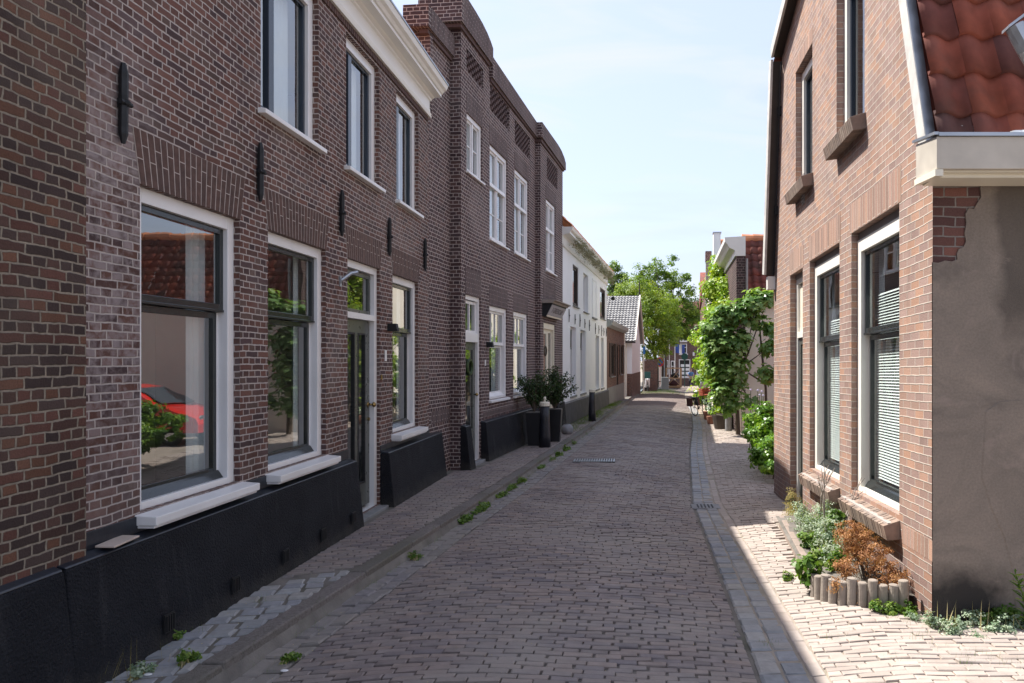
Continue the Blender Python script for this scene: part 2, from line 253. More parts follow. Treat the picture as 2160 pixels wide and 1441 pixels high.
# ------------------------------------------------------------ mesh builder
HOUSE={}
class MB:
    def __init__(s,sg=1,warp=None): s.v=[];s.f=[];s.m=[];s.r=[];s.sg=sg;s.warp=warp;s.cm=0;s.cr=None
    def add(s,pts,fs,mi=None,r=None):
        b=len(s.v); s.v+= [(p[0]*s.sg,p[1],p[2]) for p in pts]
        for f in fs:
            s.f.append([b+i for i in f]); s.m.append(s.cm if mi is None else mi); s.r.append(R.random() if r is None else r)
        return s
    def quad(s,a,b,c,d,mi=None,r=None): return s.add([a,b,c,d],[(0,1,2,3)],mi,r)
    def box(s,x0,x1,y0,y1,z0,z1,mi=None,skip=''):
        p=[(x0,y0,z0),(x1,y0,z0),(x1,y1,z0),(x0,y1,z0),(x0,y0,z1),(x1,y0,z1),(x1,y1,z1),(x0,y1,z1)]
        fs={'b':(0,3,2,1),'t':(4,5,6,7),'s':(0,1,5,4),'e':(1,2,6,5),'n':(2,3,7,6),'w':(3,0,4,7)}
        return s.add(p,[v for k,v in fs.items() if k not in skip],mi,R.random())
    def hexa(s,p,mi=None,r=None): return s.add(p,[(0,3,2,1),(4,5,6,7),(0,1,5,4),(1,2,6,5),(2,3,7,6),(3,0,4,7)],mi,r)
    def prism(s,poly,axis,a,b,mi=None,r=None):
        """poly: 2D points; axis 'y': poly in (x,z) run a..b along y; 'x': (y,z); 'z': (x,y)"""
        g={'y':lambda p,t:(p[0],t,p[1]),'x':lambda p,t:(t,p[0],p[1]),'z':lambda p,t:(p[0],p[1],t)}[axis]
        n=len(poly); pts=[g(p,a) for p in poly]+[g(p,b) for p in poly]
        return s.add(pts,[tuple(range(n))[::-1],tuple(range(n,2*n))]+[(i,(i+1)%n,n+(i+1)%n,n+i) for i in range(n)],mi,r)
    def tube(s,path,rad,n=8,mi=None,cap=True,r=None):
        path=[Vector(p) for p in path]; rad=[rad]*len(path) if not isinstance(rad,(list,tuple)) else rad
        pts=[];k=len(path); up=None
        for i,p in enumerate(path):
            t=(path[min(i+1,k-1)]-path[max(i-1,0)]).normalized()
            if up is None: up=t.orthogonal().normalized()
            up=(up-t*up.dot(t)); up=up.normalized() if up.length>1e-5 else t.orthogonal().normalized()
            sd=t.cross(up)
            for j in range(n):
                a=2*math.pi*j/n; q=p+(up*math.cos(a)+sd*math.sin(a))*rad[i]; pts.append(tuple(q))
        fs=[(i*n+j,i*n+(j+1)%n,(i+1)*n+(j+1)%n,(i+1)*n+j) for i in range(k-1) for j in range(n)]
        if cap: fs+=[tuple(range(n))[::-1],tuple(range((k-1)*n,k*n))]
        return s.add(pts,fs,mi,R.random() if r is None else r)
    def lathe(s,c,prof,n=16,mi=None):
        return s.tube([(c[0],c[1],c[2]+z+1e-6*i) for i,(rr,z) in enumerate(prof)],[rr for rr,z in prof],n,mi)
    def torus(s,c,R0,r,axis='y',n=24,k=6,mi=None):
        pts=[]
        for i in range(n):
            a=2*math.pi*i/n
            for j in range(k):
                b=2*math.pi*j/k; q=R0+r*math.cos(b); u,v,wv=q*math.cos(a),r*math.sin(b),q*math.sin(a)
                pts.append((c[0]+u,c[1]+v,c[2]+wv) if axis=='y' else (c[0]+v,c[1]+u,c[2]+wv))
        return s.add(pts,[(i*k+j,((i+1)%n)*k+j,((i+1)%n)*k+(j+1)%k,i*k+(j+1)%k) for i in range(n) for j in range(k)],mi)
    def sphere(s,c,r,n=12,mi=None,sc=(1,1,1)):
        pts=[];
        for i in range(1,n):
            th=math.pi*i/n
            for j in range(n*2):
                a=math.pi*j/n; pts.append((c[0]+r*sc[0]*math.sin(th)*math.cos(a),c[1]+r*sc[1]*math.sin(th)*math.sin(a),c[2]+r*sc[2]*math.cos(th)))
        m=n*2; fs=[(i*m+j,i*m+(j+1)%m,(i+1)*m+(j+1)%m,(i+1)*m+j) for i in range(n-2) for j in range(m)]+[tuple(range(m)),tuple(range((n-2)*m,(n-1)*m))[::-1]]
        return s.add(pts,fs,mi,R.random())
    def wall(s,v0,v1,z0,z1,holes,u=0,rev=.12,mi=None):
        vs=sorted({v0,v1,*[h[0] for h in holes],*[h[1] for h in holes]}); zs=sorted({z0,z1,*[h[2] for h in holes],*[h[3] for h in holes]})
        vs=[x for x in vs if v0<=x<=v1]; zs=[x for x in zs if z0<=x<=z1]
        for a,b in zip(vs,vs[1:]):
            for c,d in zip(zs,zs[1:]):
                mv,mz=(a+b)/2,(c+d)/2
                if any(h[0]<mv<h[1] and h[2]<mz<h[3] for h in holes): continue
                s.quad((u,a,c),(u,b,c),(u,b,d),(u,a,d),mi)
        for a,b,c,d in [h[:4] for h in holes]:
            w=u-rev
            s.quad((u,a,c),(w,a,c),(w,a,d),(u,a,d),mi); s.quad((u,b,c),(w,b,c),(w,b,d),(u,b,d),mi)
            s.quad((u,a,c),(u,b,c),(w,b,c),(w,a,c),mi); s.quad((u,a,d),(u,b,d),(w,b,d),(w,a,d),mi)
        return s
    def build(s,name,mats,parent=None,org=None,smooth=False,bevel=0,label=None,kind=None):
        me=bpy.data.meshes.new(name); V=np.array(s.v,dtype=float)
        me.from_pydata(V.tolist(),[],s.f); me.update()
        nl=len(me.loops); co=V[np.array([l.vertex_index for l in me.loops])] if nl<400000 else None
        if nl and nl<120000:
            uv=me.uv_layers.new(name='UVMap'); nm=np.empty(len(me.polygons)*3); me.polygons.foreach_get('normal',nm); nm=np.abs(nm.reshape(-1,3))
            tot=np.empty(len(me.polygons),dtype=int); me.polygons.foreach_get('loop_total',tot); nn=np.repeat(nm,tot,axis=0)
            ax=np.argmax(nn*np.array([1,1,1.0]),axis=1)
            U=np.where(ax==0,co[:,1],co[:,0]); W=np.where(ax==2,co[:,1],co[:,2])
            uv.data.foreach_set('uv',np.stack([U,W],1).ravel())
        if s.warp: 
            V=np.array([s.warp(p) for p in s.v])
        po=PO.get(parent.name,Vector((0,0,0))) if parent else Vector((0,0,0))
        if org is None:
            org=po if parent else Vector(((V[:,0].min()+V[:,0].max())/2,(V[:,1].min()+V[:,1].max())/2,V[:,2].min()))
        else: org=Vector((org[0]*s.sg,org[1],org[2]))
        V=V-np.array(org); me.vertices.foreach_set('co',V.ravel())
        for m in (mats if isinstance(mats,(list,tuple)) else [mats]): me.materials.append(MT[m])
        me.polygons.foreach_set('material_index',s.m)
        a=me.attributes.new('rnd','FLOAT','FACE'); a.data.foreach_set('value',s.r)
        if smooth: me.polygons.foreach_set('use_smooth',[True]*len(s.f))
        me.update(); o=bpy.data.objects.new(name,me); COL.objects.link(o)
        if bevel:
            b=o.modifiers.new('bevel','BEVEL'); b.width=bevel; b.segments=2; b.limit_method='ANGLE'
        if parent: o.parent=parent; o.location=org-po
        else: o.location=org
        PO[o.name]=org
        if label: o['label']=label
        if kind: o['kind']=kind
        return o
PO={}
def wthing(name,label,cat,loc,group=None):
    o=thing(name,label,cat,loc,0,group); PO[o.name]=Vector(loc); return o
def tag(o,label,cat,group=None):
    o['label']=label; o['category']=cat
    if group: o['group']=group
    return o
def thing(name,label,cat,loc=(0,0,0),rz=0,group=None):
    o=bpy.data.objects.new(name,None); COL.objects.link(o); o.location=loc; o.rotation_euler=(0,0,rz); o.empty_display_size=.3
    return tag(o,label,cat,group)
def kids(o): return [c for c in bpy.data.objects if c.parent==o]
def copy_tree(o,parent=None):
    c=o.copy(); COL.objects.link(c); c.parent=parent
    for ch in kids(o): copy_tree(ch,c)
    return c
# ------------------------------------------------------------ ground
def interp(x,pts):
    if x<=pts[0][0]: return pts[0][1]
    for (a,b),(c,d) in zip(pts,pts[1:]):
        if x<=c: return b+(d-b)*(x-a)/(c-a)
    return pts[-1][1]
KP=[(-6,-3.1),(2,-2.66),(4.64,-2.45),(6.61,-2.28),(11.97,-1.81),(19.96,-1.22),(36.78,-.24),(50,.35),(70,1.2),(100,2)]
GP=[(-6,.74),(4.4,.77),(6.2,.80),(8.8,.84),(10.7,.87),(12.4,.99),(17.26,1.34),(23.8,1.95),(31,2.48),(39,2.8),(60,4.2),(100,8)]
BL=[(0,1.84),(5,1.85),(13,1.88),(21,1.91),(32,2.02),(45,2.27),(66,2.65),(85,2.9)]
BR=[(0,1.80),(5.3,1.90),(11.3,2.05),(21,2.13),(32,2.2),(45,2.37),(66,2.68),(85,2.9)]
xk=lambda y:interp(y,KP); xg=lambda y:interp(y,GP)
def base(y,x=-9):
    l=interp(y,BL); r=interp(y,BR); t=min(1,max(0,(x-xk(y))/(xg(y)-xk(y)))); return EYE-(l+(r-l)*t)
def wob(x,y): return .010*math.sin(x*2.1+1.3*math.sin(y*.9))*math.sin(y*1.7+x)+.006*math.sin(y*3.9+x*2.7)
def G(x,y):
    a,b=xk(y),xg(y); z=base(y,x)
    if x<a: return z
    if x<b:
        t=(x-a)/(b-a); return z-.11+.075*max(0,math.sin(math.pi*t))+.05*t+wob(x,y)*min(1,4*t,4*(1-t)+.3)
    d=x-b
    if d<.32: return z-.06+.0*d
    return z-.06+min(.06,(d-.32)*.10)+wob(x,y)*.6
def sheet(xs_f,ys,nx,dz,name,mat,label=None):
    mb=MB(); rows=[]
    for y in ys:
        x0,x1=xs_f(y); rows.append([(x0+(x1-x0)*i/nx,y,G(x0+(x1-x0)*i/nx,y)+dz) for i in range(nx+1)])
    n=nx+1; pts=[p for r_ in rows for p in r_]
    mb.add(pts,[(j*n+i,j*n+i+1,(j+1)*n+i+1,(j+1)*n+i) for j in range(len(rows)-1) for i in range(nx)])
    o=mb.build(name,mat,smooth=True); o['kind']='structure'; return o
ys=[-8+i*.25 for i in range(0,160)]+[32+i for i in range(0,60)]
def fx(y): return (xk(y)-.05,xg(y)+.05)
def gr(mb,x0,x1,y0,y1,z):  # horizon-reaching soil
    mb.quad((x0,y0,z),(x1,y0,z),(x1,y1,z),(x0,y1,z))
sheet(lambda y:(-14,xk(y)-.16),ys,6,-.012,'ground','sand')
sheet(lambda y:(xk(y)-.02,xg(y)+.02),ys,56,-.018,'ground','sand')
sheet(lambda y:(xg(y)+.02,30),ys,60,-.014,'ground','sandR')
mb=MB(); z=base(91)-.02
for a in ((-900,900,91,900),(-900,-14,-60,91),(30,900,-60,91),(-14,30,-60,-8)): gr(mb,*a,z if a[2]>50 else -.9)
o=mb.build('terrain','sandR'); o['kind']='structure'
def brick(mb,cx,cy,lx,ly,ang=0,tilt=.012,drop=.004,ch=.005,r=None,wear=.0):
    """one stone with worn edges on the ground surface"""
    ca,sa=math.cos(ang),math.sin(ang); hx,hy=lx/2,ly/2; j=R.uniform(-drop,drop); tx,ty=R.uniform(-tilt,tilt),R.uniform(-tilt,tilt)
    z0=G(cx,cy); gx=(G(cx+.08,cy)-G(cx-.08,cy))/.16 if abs(cx-xk(cy))>.1 else 0; gy=-.0115
    pts=[]
    for (ex,dz) in ((ch,0.),(0,-ch*1.0),(0,-.035)):
        for sx,sy in ((-1,-1),(1,-1),(1,1),(-1,1)):
            u=sx*(hx-ex)+(R.uniform(-wear,wear) if dz>-.03 else 0); v=sy*(hy-ex)+(R.uniform(-wear,wear) if dz>-.03 else 0)
            pts.append((cx+u*ca-v*sa,cy+u*sa+v*ca,z0+j+dz+u*(tx+gx)+v*(ty+gy)))
    q=R.random() if r is None else r
    mb.add(pts,[(0,1,2,3)]+[(i+4,(i+1)%4+4,(i+1)%4,i) for i in range(4)]+[(i+8,(i+1)%4+8,(i+1)%4+4,i+4) for i in range(4)],None,q)
def rows(mb,xa,xb,y0,y1,pitch,ln,skew=0,gap=.008,curve=0,jit=.006,wear=.003,hole=None,drop=.004,tilt=.014,wide=False):
    y=y0; k=0
    while y<y1:
        a,b=xa(y),xb(y); x=a+(-(k%2)*.5-R.uniform(-.06,.06))*ln
        rj=R.uniform(-.01,.01)
        while x<b:
            l=ln*R.uniform(.94,1.05); x0,x1=max(x,a),min(x+l,b)
            if x1-x0>.05:
                cx=(x0+x1)/2; t=(cx-a)/(b-a); cy=y+curve*math.sin(math.pi*t)+skew*(cx-a)+R.uniform(-jit,jit)*.5+.02*math.sin(cx*1.7+y*.8)
                if not (hole and hole(cx,cy)):
                    brick(mb,cx,cy,x1-x0-gap-(R.uniform(.004,.024) if wide and .5<t<.85 and R.random()<.35 else 0),pitch-gap*.9,ang=R.uniform(-.012,.012)+skew+.02*math.cos(cx*1.7+y*.8),wear=wear,drop=drop,tilt=tilt)
            x+=l
        y+=pitch; k+=1
GRATE=(-1.13,-.36,13.95,14.4)
mb=MB(); hol=lambda x,y: GRATE[0]-.02<x<GRATE[1]+.02 and GRATE[2]<y<GRATE[3]
rows(mb,lambda y:xk(y)+.30,lambda y:xg(y)-.02,1.2,34,.066,.19,curve=.10,hole=hol,gap=.008,drop=.005,tilt=.02,wide=True)
o=mb.build('road','paver'); o['kind']='structure'
mbf=MB()
# far part of the road: one sheet with the same paving pattern
MT['pavfar']=brickmat('paving_far',[(.17,.13,.12),(.22,.17,.15),(.2,.155,.14),(.16,.13,.13)],(.1,.09,.07),.1,.21,.008,bond='run')
MT['pavfarR']=brickmat('pavement_far',[(.33,.26,.22),(.38,.3,.25),(.36,.29,.25)],(.3,.27,.2),.1,.21,.008,bond='run',stain=((.8,.85,.6),.6))
sheet(lambda y:(xk(y)+.05,xg(y)-.0),[33.9+i*.8 for i in range(70)],10,-.004,'road','pavfar')
sheet(lambda y:(xg(y)+.3,xg(y)+14),[22+i*.8 for i in range(84)],40,-.002,'pavement','pavfarR')
# left gutter of flat blue stones, right gutter of two rows of setts and its brick edging
mb=MB(); y=1.2
while y<34:
    l=R.uniform(.16,.26)
    for k in range(2): brick(mb,xk(y)+.085+k*.14,y+l/2+.02*k,.13,l-.012,ang=-.07,wear=.006,tilt=.03,drop=.007,ch=.012)
    y+=l
o=mb.build('gutter','gutl'); o['kind']='structure'
mb=MB(); y=1.2; DR=(10.15,10.55)
while y<36:
    l=R.uniform(.13,.2); a=-math.atan((xg(y+.5)-xg(y-.5)))
    if not DR[0]<y+l/2<DR[1]:
        for k in range(2): brick(mb,xg(y)+.085+k*.15,y+l/2+R.uniform(-.02,.02),.14,l-.014,ang=a,wear=.006,tilt=.03,drop=.005,ch=.012)
    y+=l
o=mb.build('gutter','cobble'); o['kind']='structure'
mb=MB(); y=1.2
while y<30:
    a=-math.atan((xg(y+.5)-xg(y-.5))); brick(mb,xg(y)+.365,y+.1,.085,.195,ang=a,wear=.003,tilt=.02); y+=.205
# right pavement
PL=lambda x,y: (y>5.62 and y<9.0 and x>interp(y,[(5.6,2.0),(5.95,1.5),(9,1.72)])) or (x>2.15 and 5.3<y<11.35)
rows(mb,lambda y:xg(y)+.415,lambda y:5.2 if y<5.3 else (2.17 if y<11.4 else 3.2+.03*(y-11)),1.4,30,.066,.19,skew=-.05,gap=.009,hole=PL,drop=.006,tilt=.03,wear=.003)
o=mb.build('pavement','paverR'); o['kind']='structure'
# left pavement: setts near, brick beyond
mb=MB(); y=1.5
while y<6.6:
    x=-3.05+R.uniform(-.05,.03); 
    while x<xk(y)-.155:
        l=R.uniform(.15,.2)
        l0=l; l=min(l,xk(y)-.155-x)
        if l>.05 and y+(x+3)*.25<6.15+(x+3)*.7: brick(mb,x+l/2,y+(x+3)*.25,l-.014,.135,ang=.22+R.uniform(-.05,.05),wear=.008,tilt=.04,drop=.008,ch=.014)
        x+=l0
    y+=.149
o=mb.build('pavement','cobble'); o['kind']='structure'
mb=MB()
plf=lambda y: -3.0 if y<12.3 else -2.68+.1*(y-12.47) if y<20.5 else -1.9+.078*(y-20.6)
rows(mb,lambda y:plf(y),lambda y:xk(y)-.16,5.9,32,.075,.19,skew=.28,gap=.008,tilt=.02,hole=lambda x,y:y<6.2+(x+3)*.7)
o=mb.build('pavement','paver'); o['kind']='structure'
# kerb
mb=MB(); y=.8
while y<39:
    l=R.uniform(.75,1.05); a,b=xk(y),xk(y+l-.008); j=R.uniform(-.004,.006)
    def KZ(yy): return base(yy)+.008+j
    b1=y+l-.008
    mb.hexa([(a-.15,y,KZ(y)-.2),(a,y,KZ(y)-.2),(b,b1,KZ(b1)-.2),(b-.15,b1,KZ(b1)-.2),(a-.15,y,KZ(y)),(a-.012,y,KZ(y)),(b-.012,b1,KZ(b1)),(b-.15,b1,KZ(b1))],None,R.random()); y+=l
o=mb.build('kerb','kerb',bevel=.012); o['kind']='structure'
for y0,y1 in ((34,60),):
    pass
# grates
t=thing('drain_grate','slotted iron drain grate set in the road bricks','drain',(-.745,14.17,G(-.745,14.17)))
mb=MB()
for i in range(17): mb.box(-.38+i*.0475-.013,-.38+i*.0475+.013,-.2,.2,-.01,.012)
mb.build('grate_bars','zinc',t)
mb=MB(); mb.box(-.4,.4,-.22,-.2,-.01,.012); mb.box(-.4,.4,.2,.22,-.01,.012); mb.build('grate_frame','iron',t)
t=thing('gutter_drain','small grey drain cover in the pale gutter stones','drain',(xg(10.35)+.16,10.35,G(xg(10.35)+.16,10.35)))
mb=MB(); mb.box(-.2,.2,-.16,.16,-.02,.012); mb.build('cover','stone',t,bevel=.004)
mb=MB()
for i in range(5): mb.box(-.12+i*.05,-.10+i*.05,-.1,.1,.012,.02)
mb.build('ribs','iron',t)
# ------------------------------------------------------------ houses
class House:
    def __init__(s,name,label,cat,loc,rz=0,sg=1,warp=None,group=None):
        s.o=thing(name,label,cat,loc,rz,group); s.sg=sg; s.warp=warp
    def mb(s): return MB(s.sg,s.warp)
    def wbox(s,name,mat,*b,parent=None,bevel=0,**k):
        m=s.mb(); m.box(*b); return m.build(name,mat,parent or s.o,bevel=bevel,**k)
    def pane(s,u,v0,v1,z0,z1,par,mat='glass',name='pane'):
        m=s.mb()
        if s.sg>0: m.quad((u,v0,z0),(u,v1,z0),(u,v1,z1),(u,v0,z1))
        else: m.quad((u,v0,z0),(u,v0,z1),(u,v1,z1),(u,v1,z0))
        return m.build(name,mat,par)
    def frame_mb(s,m,v0,v1,z0,z1,w,u0,u1,wb=None,wt=None):
        wb=w if wb is None else wb; wt=w if wt is None else wt
        m.box(u1,u0,v0,v0+w,z0,z1); m.box(u1,u0,v1-w,v1,z0,z1); m.box(u1,u0,v0+w,v1-w,z0,z0+wb); m.box(u1,u0,v0+w,v1-w,z1-wt,z1)
    def window(s,v0,v1,z0,z1,rec=.05,fw=.09,fc='white',sc_='sash',mid=None,mull=None,bars=None,sill=None,cur=None,glass='glass',sw=.045,deep=.085,label=None,upm=None,blind=None):
        m=s.mb(); s.frame_mb(m,v0,v1,z0,z1,fw,-rec,-rec-.11,wb=.05,wt=fw+.01)
        if mull:
            for t in mull: vv=v0+(v1-v0)*t; m.box(-rec-.10,-rec-.01,vv-.022,vv+.022,z0+.05,z1-fw-.01)
        w=m.build('window',fc,s.o,org=(-rec,(v0+v1)/2,z0),bevel=.004,label=label)
        a0,a1,b0,b1=v0+fw,v1-fw,z0+.05,z1-fw-.01; u=-rec-.035
        if mid:
            m=s.mb(); s.frame_mb(m,a0,a1,mid,b1,sw,u,u-.04,wb=.065); m.box(u-.04,u+.012,a0+sw*.2,a1-sw*.2,mid+.0,mid+.02)
            if upm:
                for t in upm: vv=a0+(a1-a0)*t; m.box(u-.03,u-.005,vv-.012,vv+.012,mid+.065,b1-sw)
            m.build('sash',sc_,w,bevel=.003)
            s.pane(u-.022,a0+sw,a1-sw,mid+.065,b1-sw,w,glass)
            m=s.mb(); s.frame_mb(m,a0+.02,a1-.02,b0,mid-.002,sw,u-.043,u-.08,wb=.085,wt=.05); m.build('sash',sc_,w,bevel=.003)
            m=s.mb(); m.hexa([(u-.043,a0,b0),(u+.0,a0,b0),(u+.0,a1,b0),(u-.043,a1,b0),(u-.043,a0,b0+.06),(u-.03,a0,b0+.045),(u-.03,a1,b0+.045),(u-.043,a1,b0+.06)]); m.build('sill',sc_,w)
            s.pane(u-.062,a0+.02+sw,a1-.02-sw,b0+.085,mid-.052,w,glass)
            for vv in (a0,a1-.02): 
                m=s.mb(); m.box(u-.10,u-.044,vv,vv+.02,b0+.061,mid); m.build('stop',fc,w)
        else:
            k=[0]+(mull or [])+[1]
            for t0,t1 in zip(k,k[1:]):
                p,q=v0+(v1-v0)*t0,v0+(v1-v0)*t1; p+= fw if t0==0 else .022; q-= fw if t1==1 else .022
                m=s.mb(); s.frame_mb(m,p,q,b0,b1,sw,u,u-.05)
                if bars:
                    for zz in bars: m.box(u-.04,u-.01,p+sw,q-sw,zz-.012,zz+.012)
                m.build('sash',sc_,w,bevel=.003)
                s.pane(u-.025,p+sw,q-sw,b0+sw,b1-sw,w,glass)
        if sill:
            mt,pr,th,ov=sill; m=s.mb(); m.hexa([(-rec-.02,v0-ov,z0-th),(pr,v0-ov,z0-th),(pr,v1+ov,z0-th),(-rec-.02,v1+ov,z0-th),(-rec-.02,v0-ov,z0-.001),(pr,v0-ov,z0-.018),(pr,v1+ov,z0-.018),(-rec-.02,v1+ov,z0-.001)])
            m.box(0.0,pr-.02,v0-ov+.01,v1+ov-.01,z0-th-.02,z0-th-.001) if pr>.08 else None
            m.build('sill',mt,w,bevel=.006)
        for c0,c1 in (cur or []):
            m=s.mb(); n=max(6,int((c1-c0)*70)); pts=[(u-.16+.018*math.sin(i*1.1+v0*9)+.004*R.random(),c0+(c1-c0)*i/n,z) for z in (b0-.02,b1+.02) for i in range(n+1)]
            m.add(pts,[(i,i+1,n+2+i,n+1+i) for i in range(n)]); m.build('curtain','curtain',w,smooth=True)
        if blind:
            m=s.mb(); z=blind[0]
            while z<blind[1]: m.quad((u-.105,a0+.05,z),(u-.105,a1-.05,z),(u-.125,a1-.05,z+.021),(u-.125,a0+.05,z+.021)); z+=.027
            m.build('blind','blind',w)
        return w
MT['blind']=plain('blind_slats',(.84,.87,.87),.45,.05)
def shell(H,depth,v0,v1,z0,z1,mat,floors=(),top=True,name='side_wall'):
    m=H.mb(); u=-.13
    m.box(-depth,u,v0,v0+.1,z0,z1); m.box(-depth,u,v1-.1,v1,z0,z1); m.box(-depth,-depth+.1,v0+.1,v1-.1,z0,z1); m.build(name,mat,H.o)
    m=H.mb(); 
    for z in floors: m.box(-depth+.1,u-.001,v0+.1,v1-.1,z,z+.25)
    if top: m.box(-depth+.1,u-.001,v0+.1,v1-.1,z1-.1,z1-.01)
    # inner partition walls and the plastered inner faces of the side walls
    for v_ in (v0+.105,v1-.105): m.quad((-4.2,v_,z0+.01),(u,v_,z0+.01),(u,v_,z1-.12),(-4.2,v_,z1-.12))
    m.quad((-4.2,v0+.11,z0),(-4.2,v1-.11,z0),(-4.2,v1-.11,z1-.11),(-4.2,v0+.11,z1-.11)); m.build('interior','inner',H.o)
def pantiles(mb,O,A,B,W,H,tw,th,amp=.03,lift=.025,ns=6,flip=1):
    O,A,B=Vector(O),Vector(A).normalized(),Vector(B).normalized(); Nn=A.cross(B).normalized()*flip
    if Nn.z<0: Nn=-Nn
    nt_=int(W/tw)+1; nr=int(math.ceil(H/th)); amp2=amp
    for j in range(nr):
        for i in range(nt_):
            r=R.random(); dj=R.uniform(-.004,.004); pts=[]
            L_=min(th*1.12,H-j*th)
            for t,l in ((0,-.014),(0,lift),(L_,0)):
                for k in range(ns+1):
                    f=k/ns; a=min(W,(i+f)*tw); h=amp2*(math.sin(2*math.pi*f)*.8+.35*math.sin(4*math.pi*f+.5)*.3)
                    p=O+A*a+B*(j*th+t+dj*.5)+Nn*(h+l+dj+amp); pts.append(tuple(p))
            n=ns+1; mb.add(pts,[(q*n+k,q*n+k+1,(q+1)*n+k+1,(q+1)*n+k) for q in range(2) for k in range(ns)],None,r)
def ridge_tiles(mb,p0,p1,r=.11,l=.32):
    p0,p1=Vector(p0),Vector(p1); d=(p1-p0); n=max(1,int(d.length/l)); d/=n
    for i in range(n): mb.tube([p0+d*i,p0+d*(i+1)+d*.06],[r*1.12,r*.92],10)
# ---- House A : dark red brick house with white cornice
A=House('brick_house','dark red brick house with white moulded cornice, tall white framed windows and black plinth','house',(-3.2,0,0))
gW=[(4.77,5.983),(6.442,7.66),(9.783,10.95)]; DOOR=(8.24,9.29)
uW=[(6.32,7.48),(8.2,9.27),(9.94,10.97)]
holes=[(a,b,.90,3.035) for a,b in gW]+[(DOOR[0],DOOR[1],.06,3.035)]+[(a,b,4.06,5.56) for a,b in uW]
m=A.mb(); m.wall(4.22,11.53,-.2,6.1,holes); A_wall=m.build('wall','bA',A.o)
shell(A,8,4.23,11.5,-.2,6.1,'bA',floors=(3.25,))
m=A.mb(); m.quad((.2,4.2,6.19),(.2,11.5,6.19),(-4,11.5,8.6),(-4,4.2,8.6)); m.quad((-4,4.2,8.6),(-4,11.5,8.6),(-8,11.5,6.19),(-8,4.2,6.19)); m.build('roof','tileO',A.o)
for i,(a,b) in enumerate(gW):
    A.window(a,b,.90,3.035,mid=2.27,sill=('white',.14,.075,.05),cur=[(b-.25,b-.10)] if i else [(b-.3,b-.10)],label=['nearest ground floor window','middle ground floor window','narrow looking window right of the door'][i])
for i,(a,b) in enumerate(uW):
    w_=A.window(a,b,4.06,5.56,sc_='navy',mull=None,fw=.10,sill=('white',.07,.06,.05),cur=[(a+.3,b-.12)],sw=.04,rec=.06)
    m=A.mb(); c=a+.10+(b-a-.2)*.28; m.box(-.148,-.09,c-.05,c+.05,4.11,5.45); m.build('stile','navy',w_,bevel=.006)
for a,b in gW+[DOOR]:
    m=A.mb(); f=.075; n=int((b-a)/.058)
    for k in range(n):
        t0,t1=k/n,(k+1)/n
        def vx(t,top): c=(a+b)/2; hw=(b-a)/2+(f if top else .004); return c-hw+2*hw*t
        g=.0055
        for h0,h1 in ((0,.16+.09*(k%2)),(.168+.09*(k%2),.35)):
            q0,q1=h0/.35,h1/.35
            L_=lambda t,q,s_: vx(t,0)*(1-q)+vx(t,1)*q+s_
            z=3.036
            m.hexa([(-.02,L_(t0,q0,g),z+h0),(.006,L_(t0,q0,g),z+h0),(.006,L_(t1,q0,-g),z+h0),(-.02,L_(t1,q0,-g),z+h0),(-.02,L_(t0,q1,g),z+h1),(.006,L_(t0,q1,g),z+h1),(.006,L_(t1,q1,-g),z+h1),(-.02,L_(t1,q1,-g),z+h1)],None,R.random())
    m.build('flat_arch','archb',A.o)
    m=A.mb(); m.prism([(a-.004,3.037),(b+.004,3.037),(b+f,3.386),(a-f,3.386)],'x',-.01,.0045); m.build('arch_mortar','mortar',A.o)
# cornice
prof=[(0,5.665),(.045,5.665),(.055,5.69),(.04,5.705),(.05,5.73),(.028,5.745),(.028,5.92),(.05,5.935),(.055,5.955),(.085,5.97),(.10,5.985),(.205,5.99),(.205,6.03),(.225,6.04),(.25,6.075),(.285,6.10),(.30,6.135),(.31,6.16),(0,6.16)]
m=A.mb(); m.prism(prof,'y',4.2,11.50); A_c=m.build('cornice','cream2',A.o)
A.wbox('gutter_edge','zinc',0,.32,4.2,11.5,6.161,6.185)
m=A.mb(); v=4.3
while v<11.4: m.box(0,.018,v,v+.045,5.59,5.66); v+=.06
m.build('brick_dentils','archb',A.o)
for v in (4.571,6.255,8.01,9.575,11.22):
    m=A.mb(); z=3.49
    m.tube([(.03,v,z-.25),(.03,v,z-.19),(.032,v,z+.19),(.03,v,z+.25)],[.012,.027,.027,.014],6); m.box(.0,.03,v-.012,v+.012,z-.03,z+.03); m.tube([(.045,v-.05,z),(.045,v+.05,z)],.016,6); m.sphere((.055,v,z),.022,5)
    m.build('wall_anchor','iron',A.o,org=(0,v,z-.25))
# plinth in two pieces
def plinth(H,v0,v1,zt,mat='plinth',p0=.2,p1=.115,zb=-.1,tilt=0,band=True,ch=.02):
    m=H.mb(); m.hexa([(0,v0,zb),(p0,v0-ch,zb),(p0,v1+ch,zb),(0,v1,zb),(0,v0,zt),(p1,v0,zt),(p1,v1,zt+tilt),(0,v1,zt+tilt)],0)
    o=m.build('plinth',mat,H.o,org=(0,v0,zb),bevel=.012)
    m=H.mb(); m.hexa([(0.0,v0+.005,zt+.001),(p1-.004,v0+.005,zt+.001),(p1-.004,v1-.005,zt+tilt+.001),(0,v1-.005,zt+tilt+.001),(0,v0+.005,zt+.03),(p1-.012,v0+.005,zt+.012),(p1-.012,v1-.005,zt+tilt+.012),(0,v1-.005,zt+tilt+.03)]); m.build('plinth_top','plinthtop',H.o,bevel=.004)
    return o
pa=plinth(A,4.0,8.235,.75); plinth(A,9.30,11.9,.70)
A.wbox('painted_band','plinthtop',0,.012,4.235,8.24,.781,.885,bevel=.003); A.wbox('painted_band','plinthtop',0,.012,9.29,11.52,.731,.80,bevel=.003)
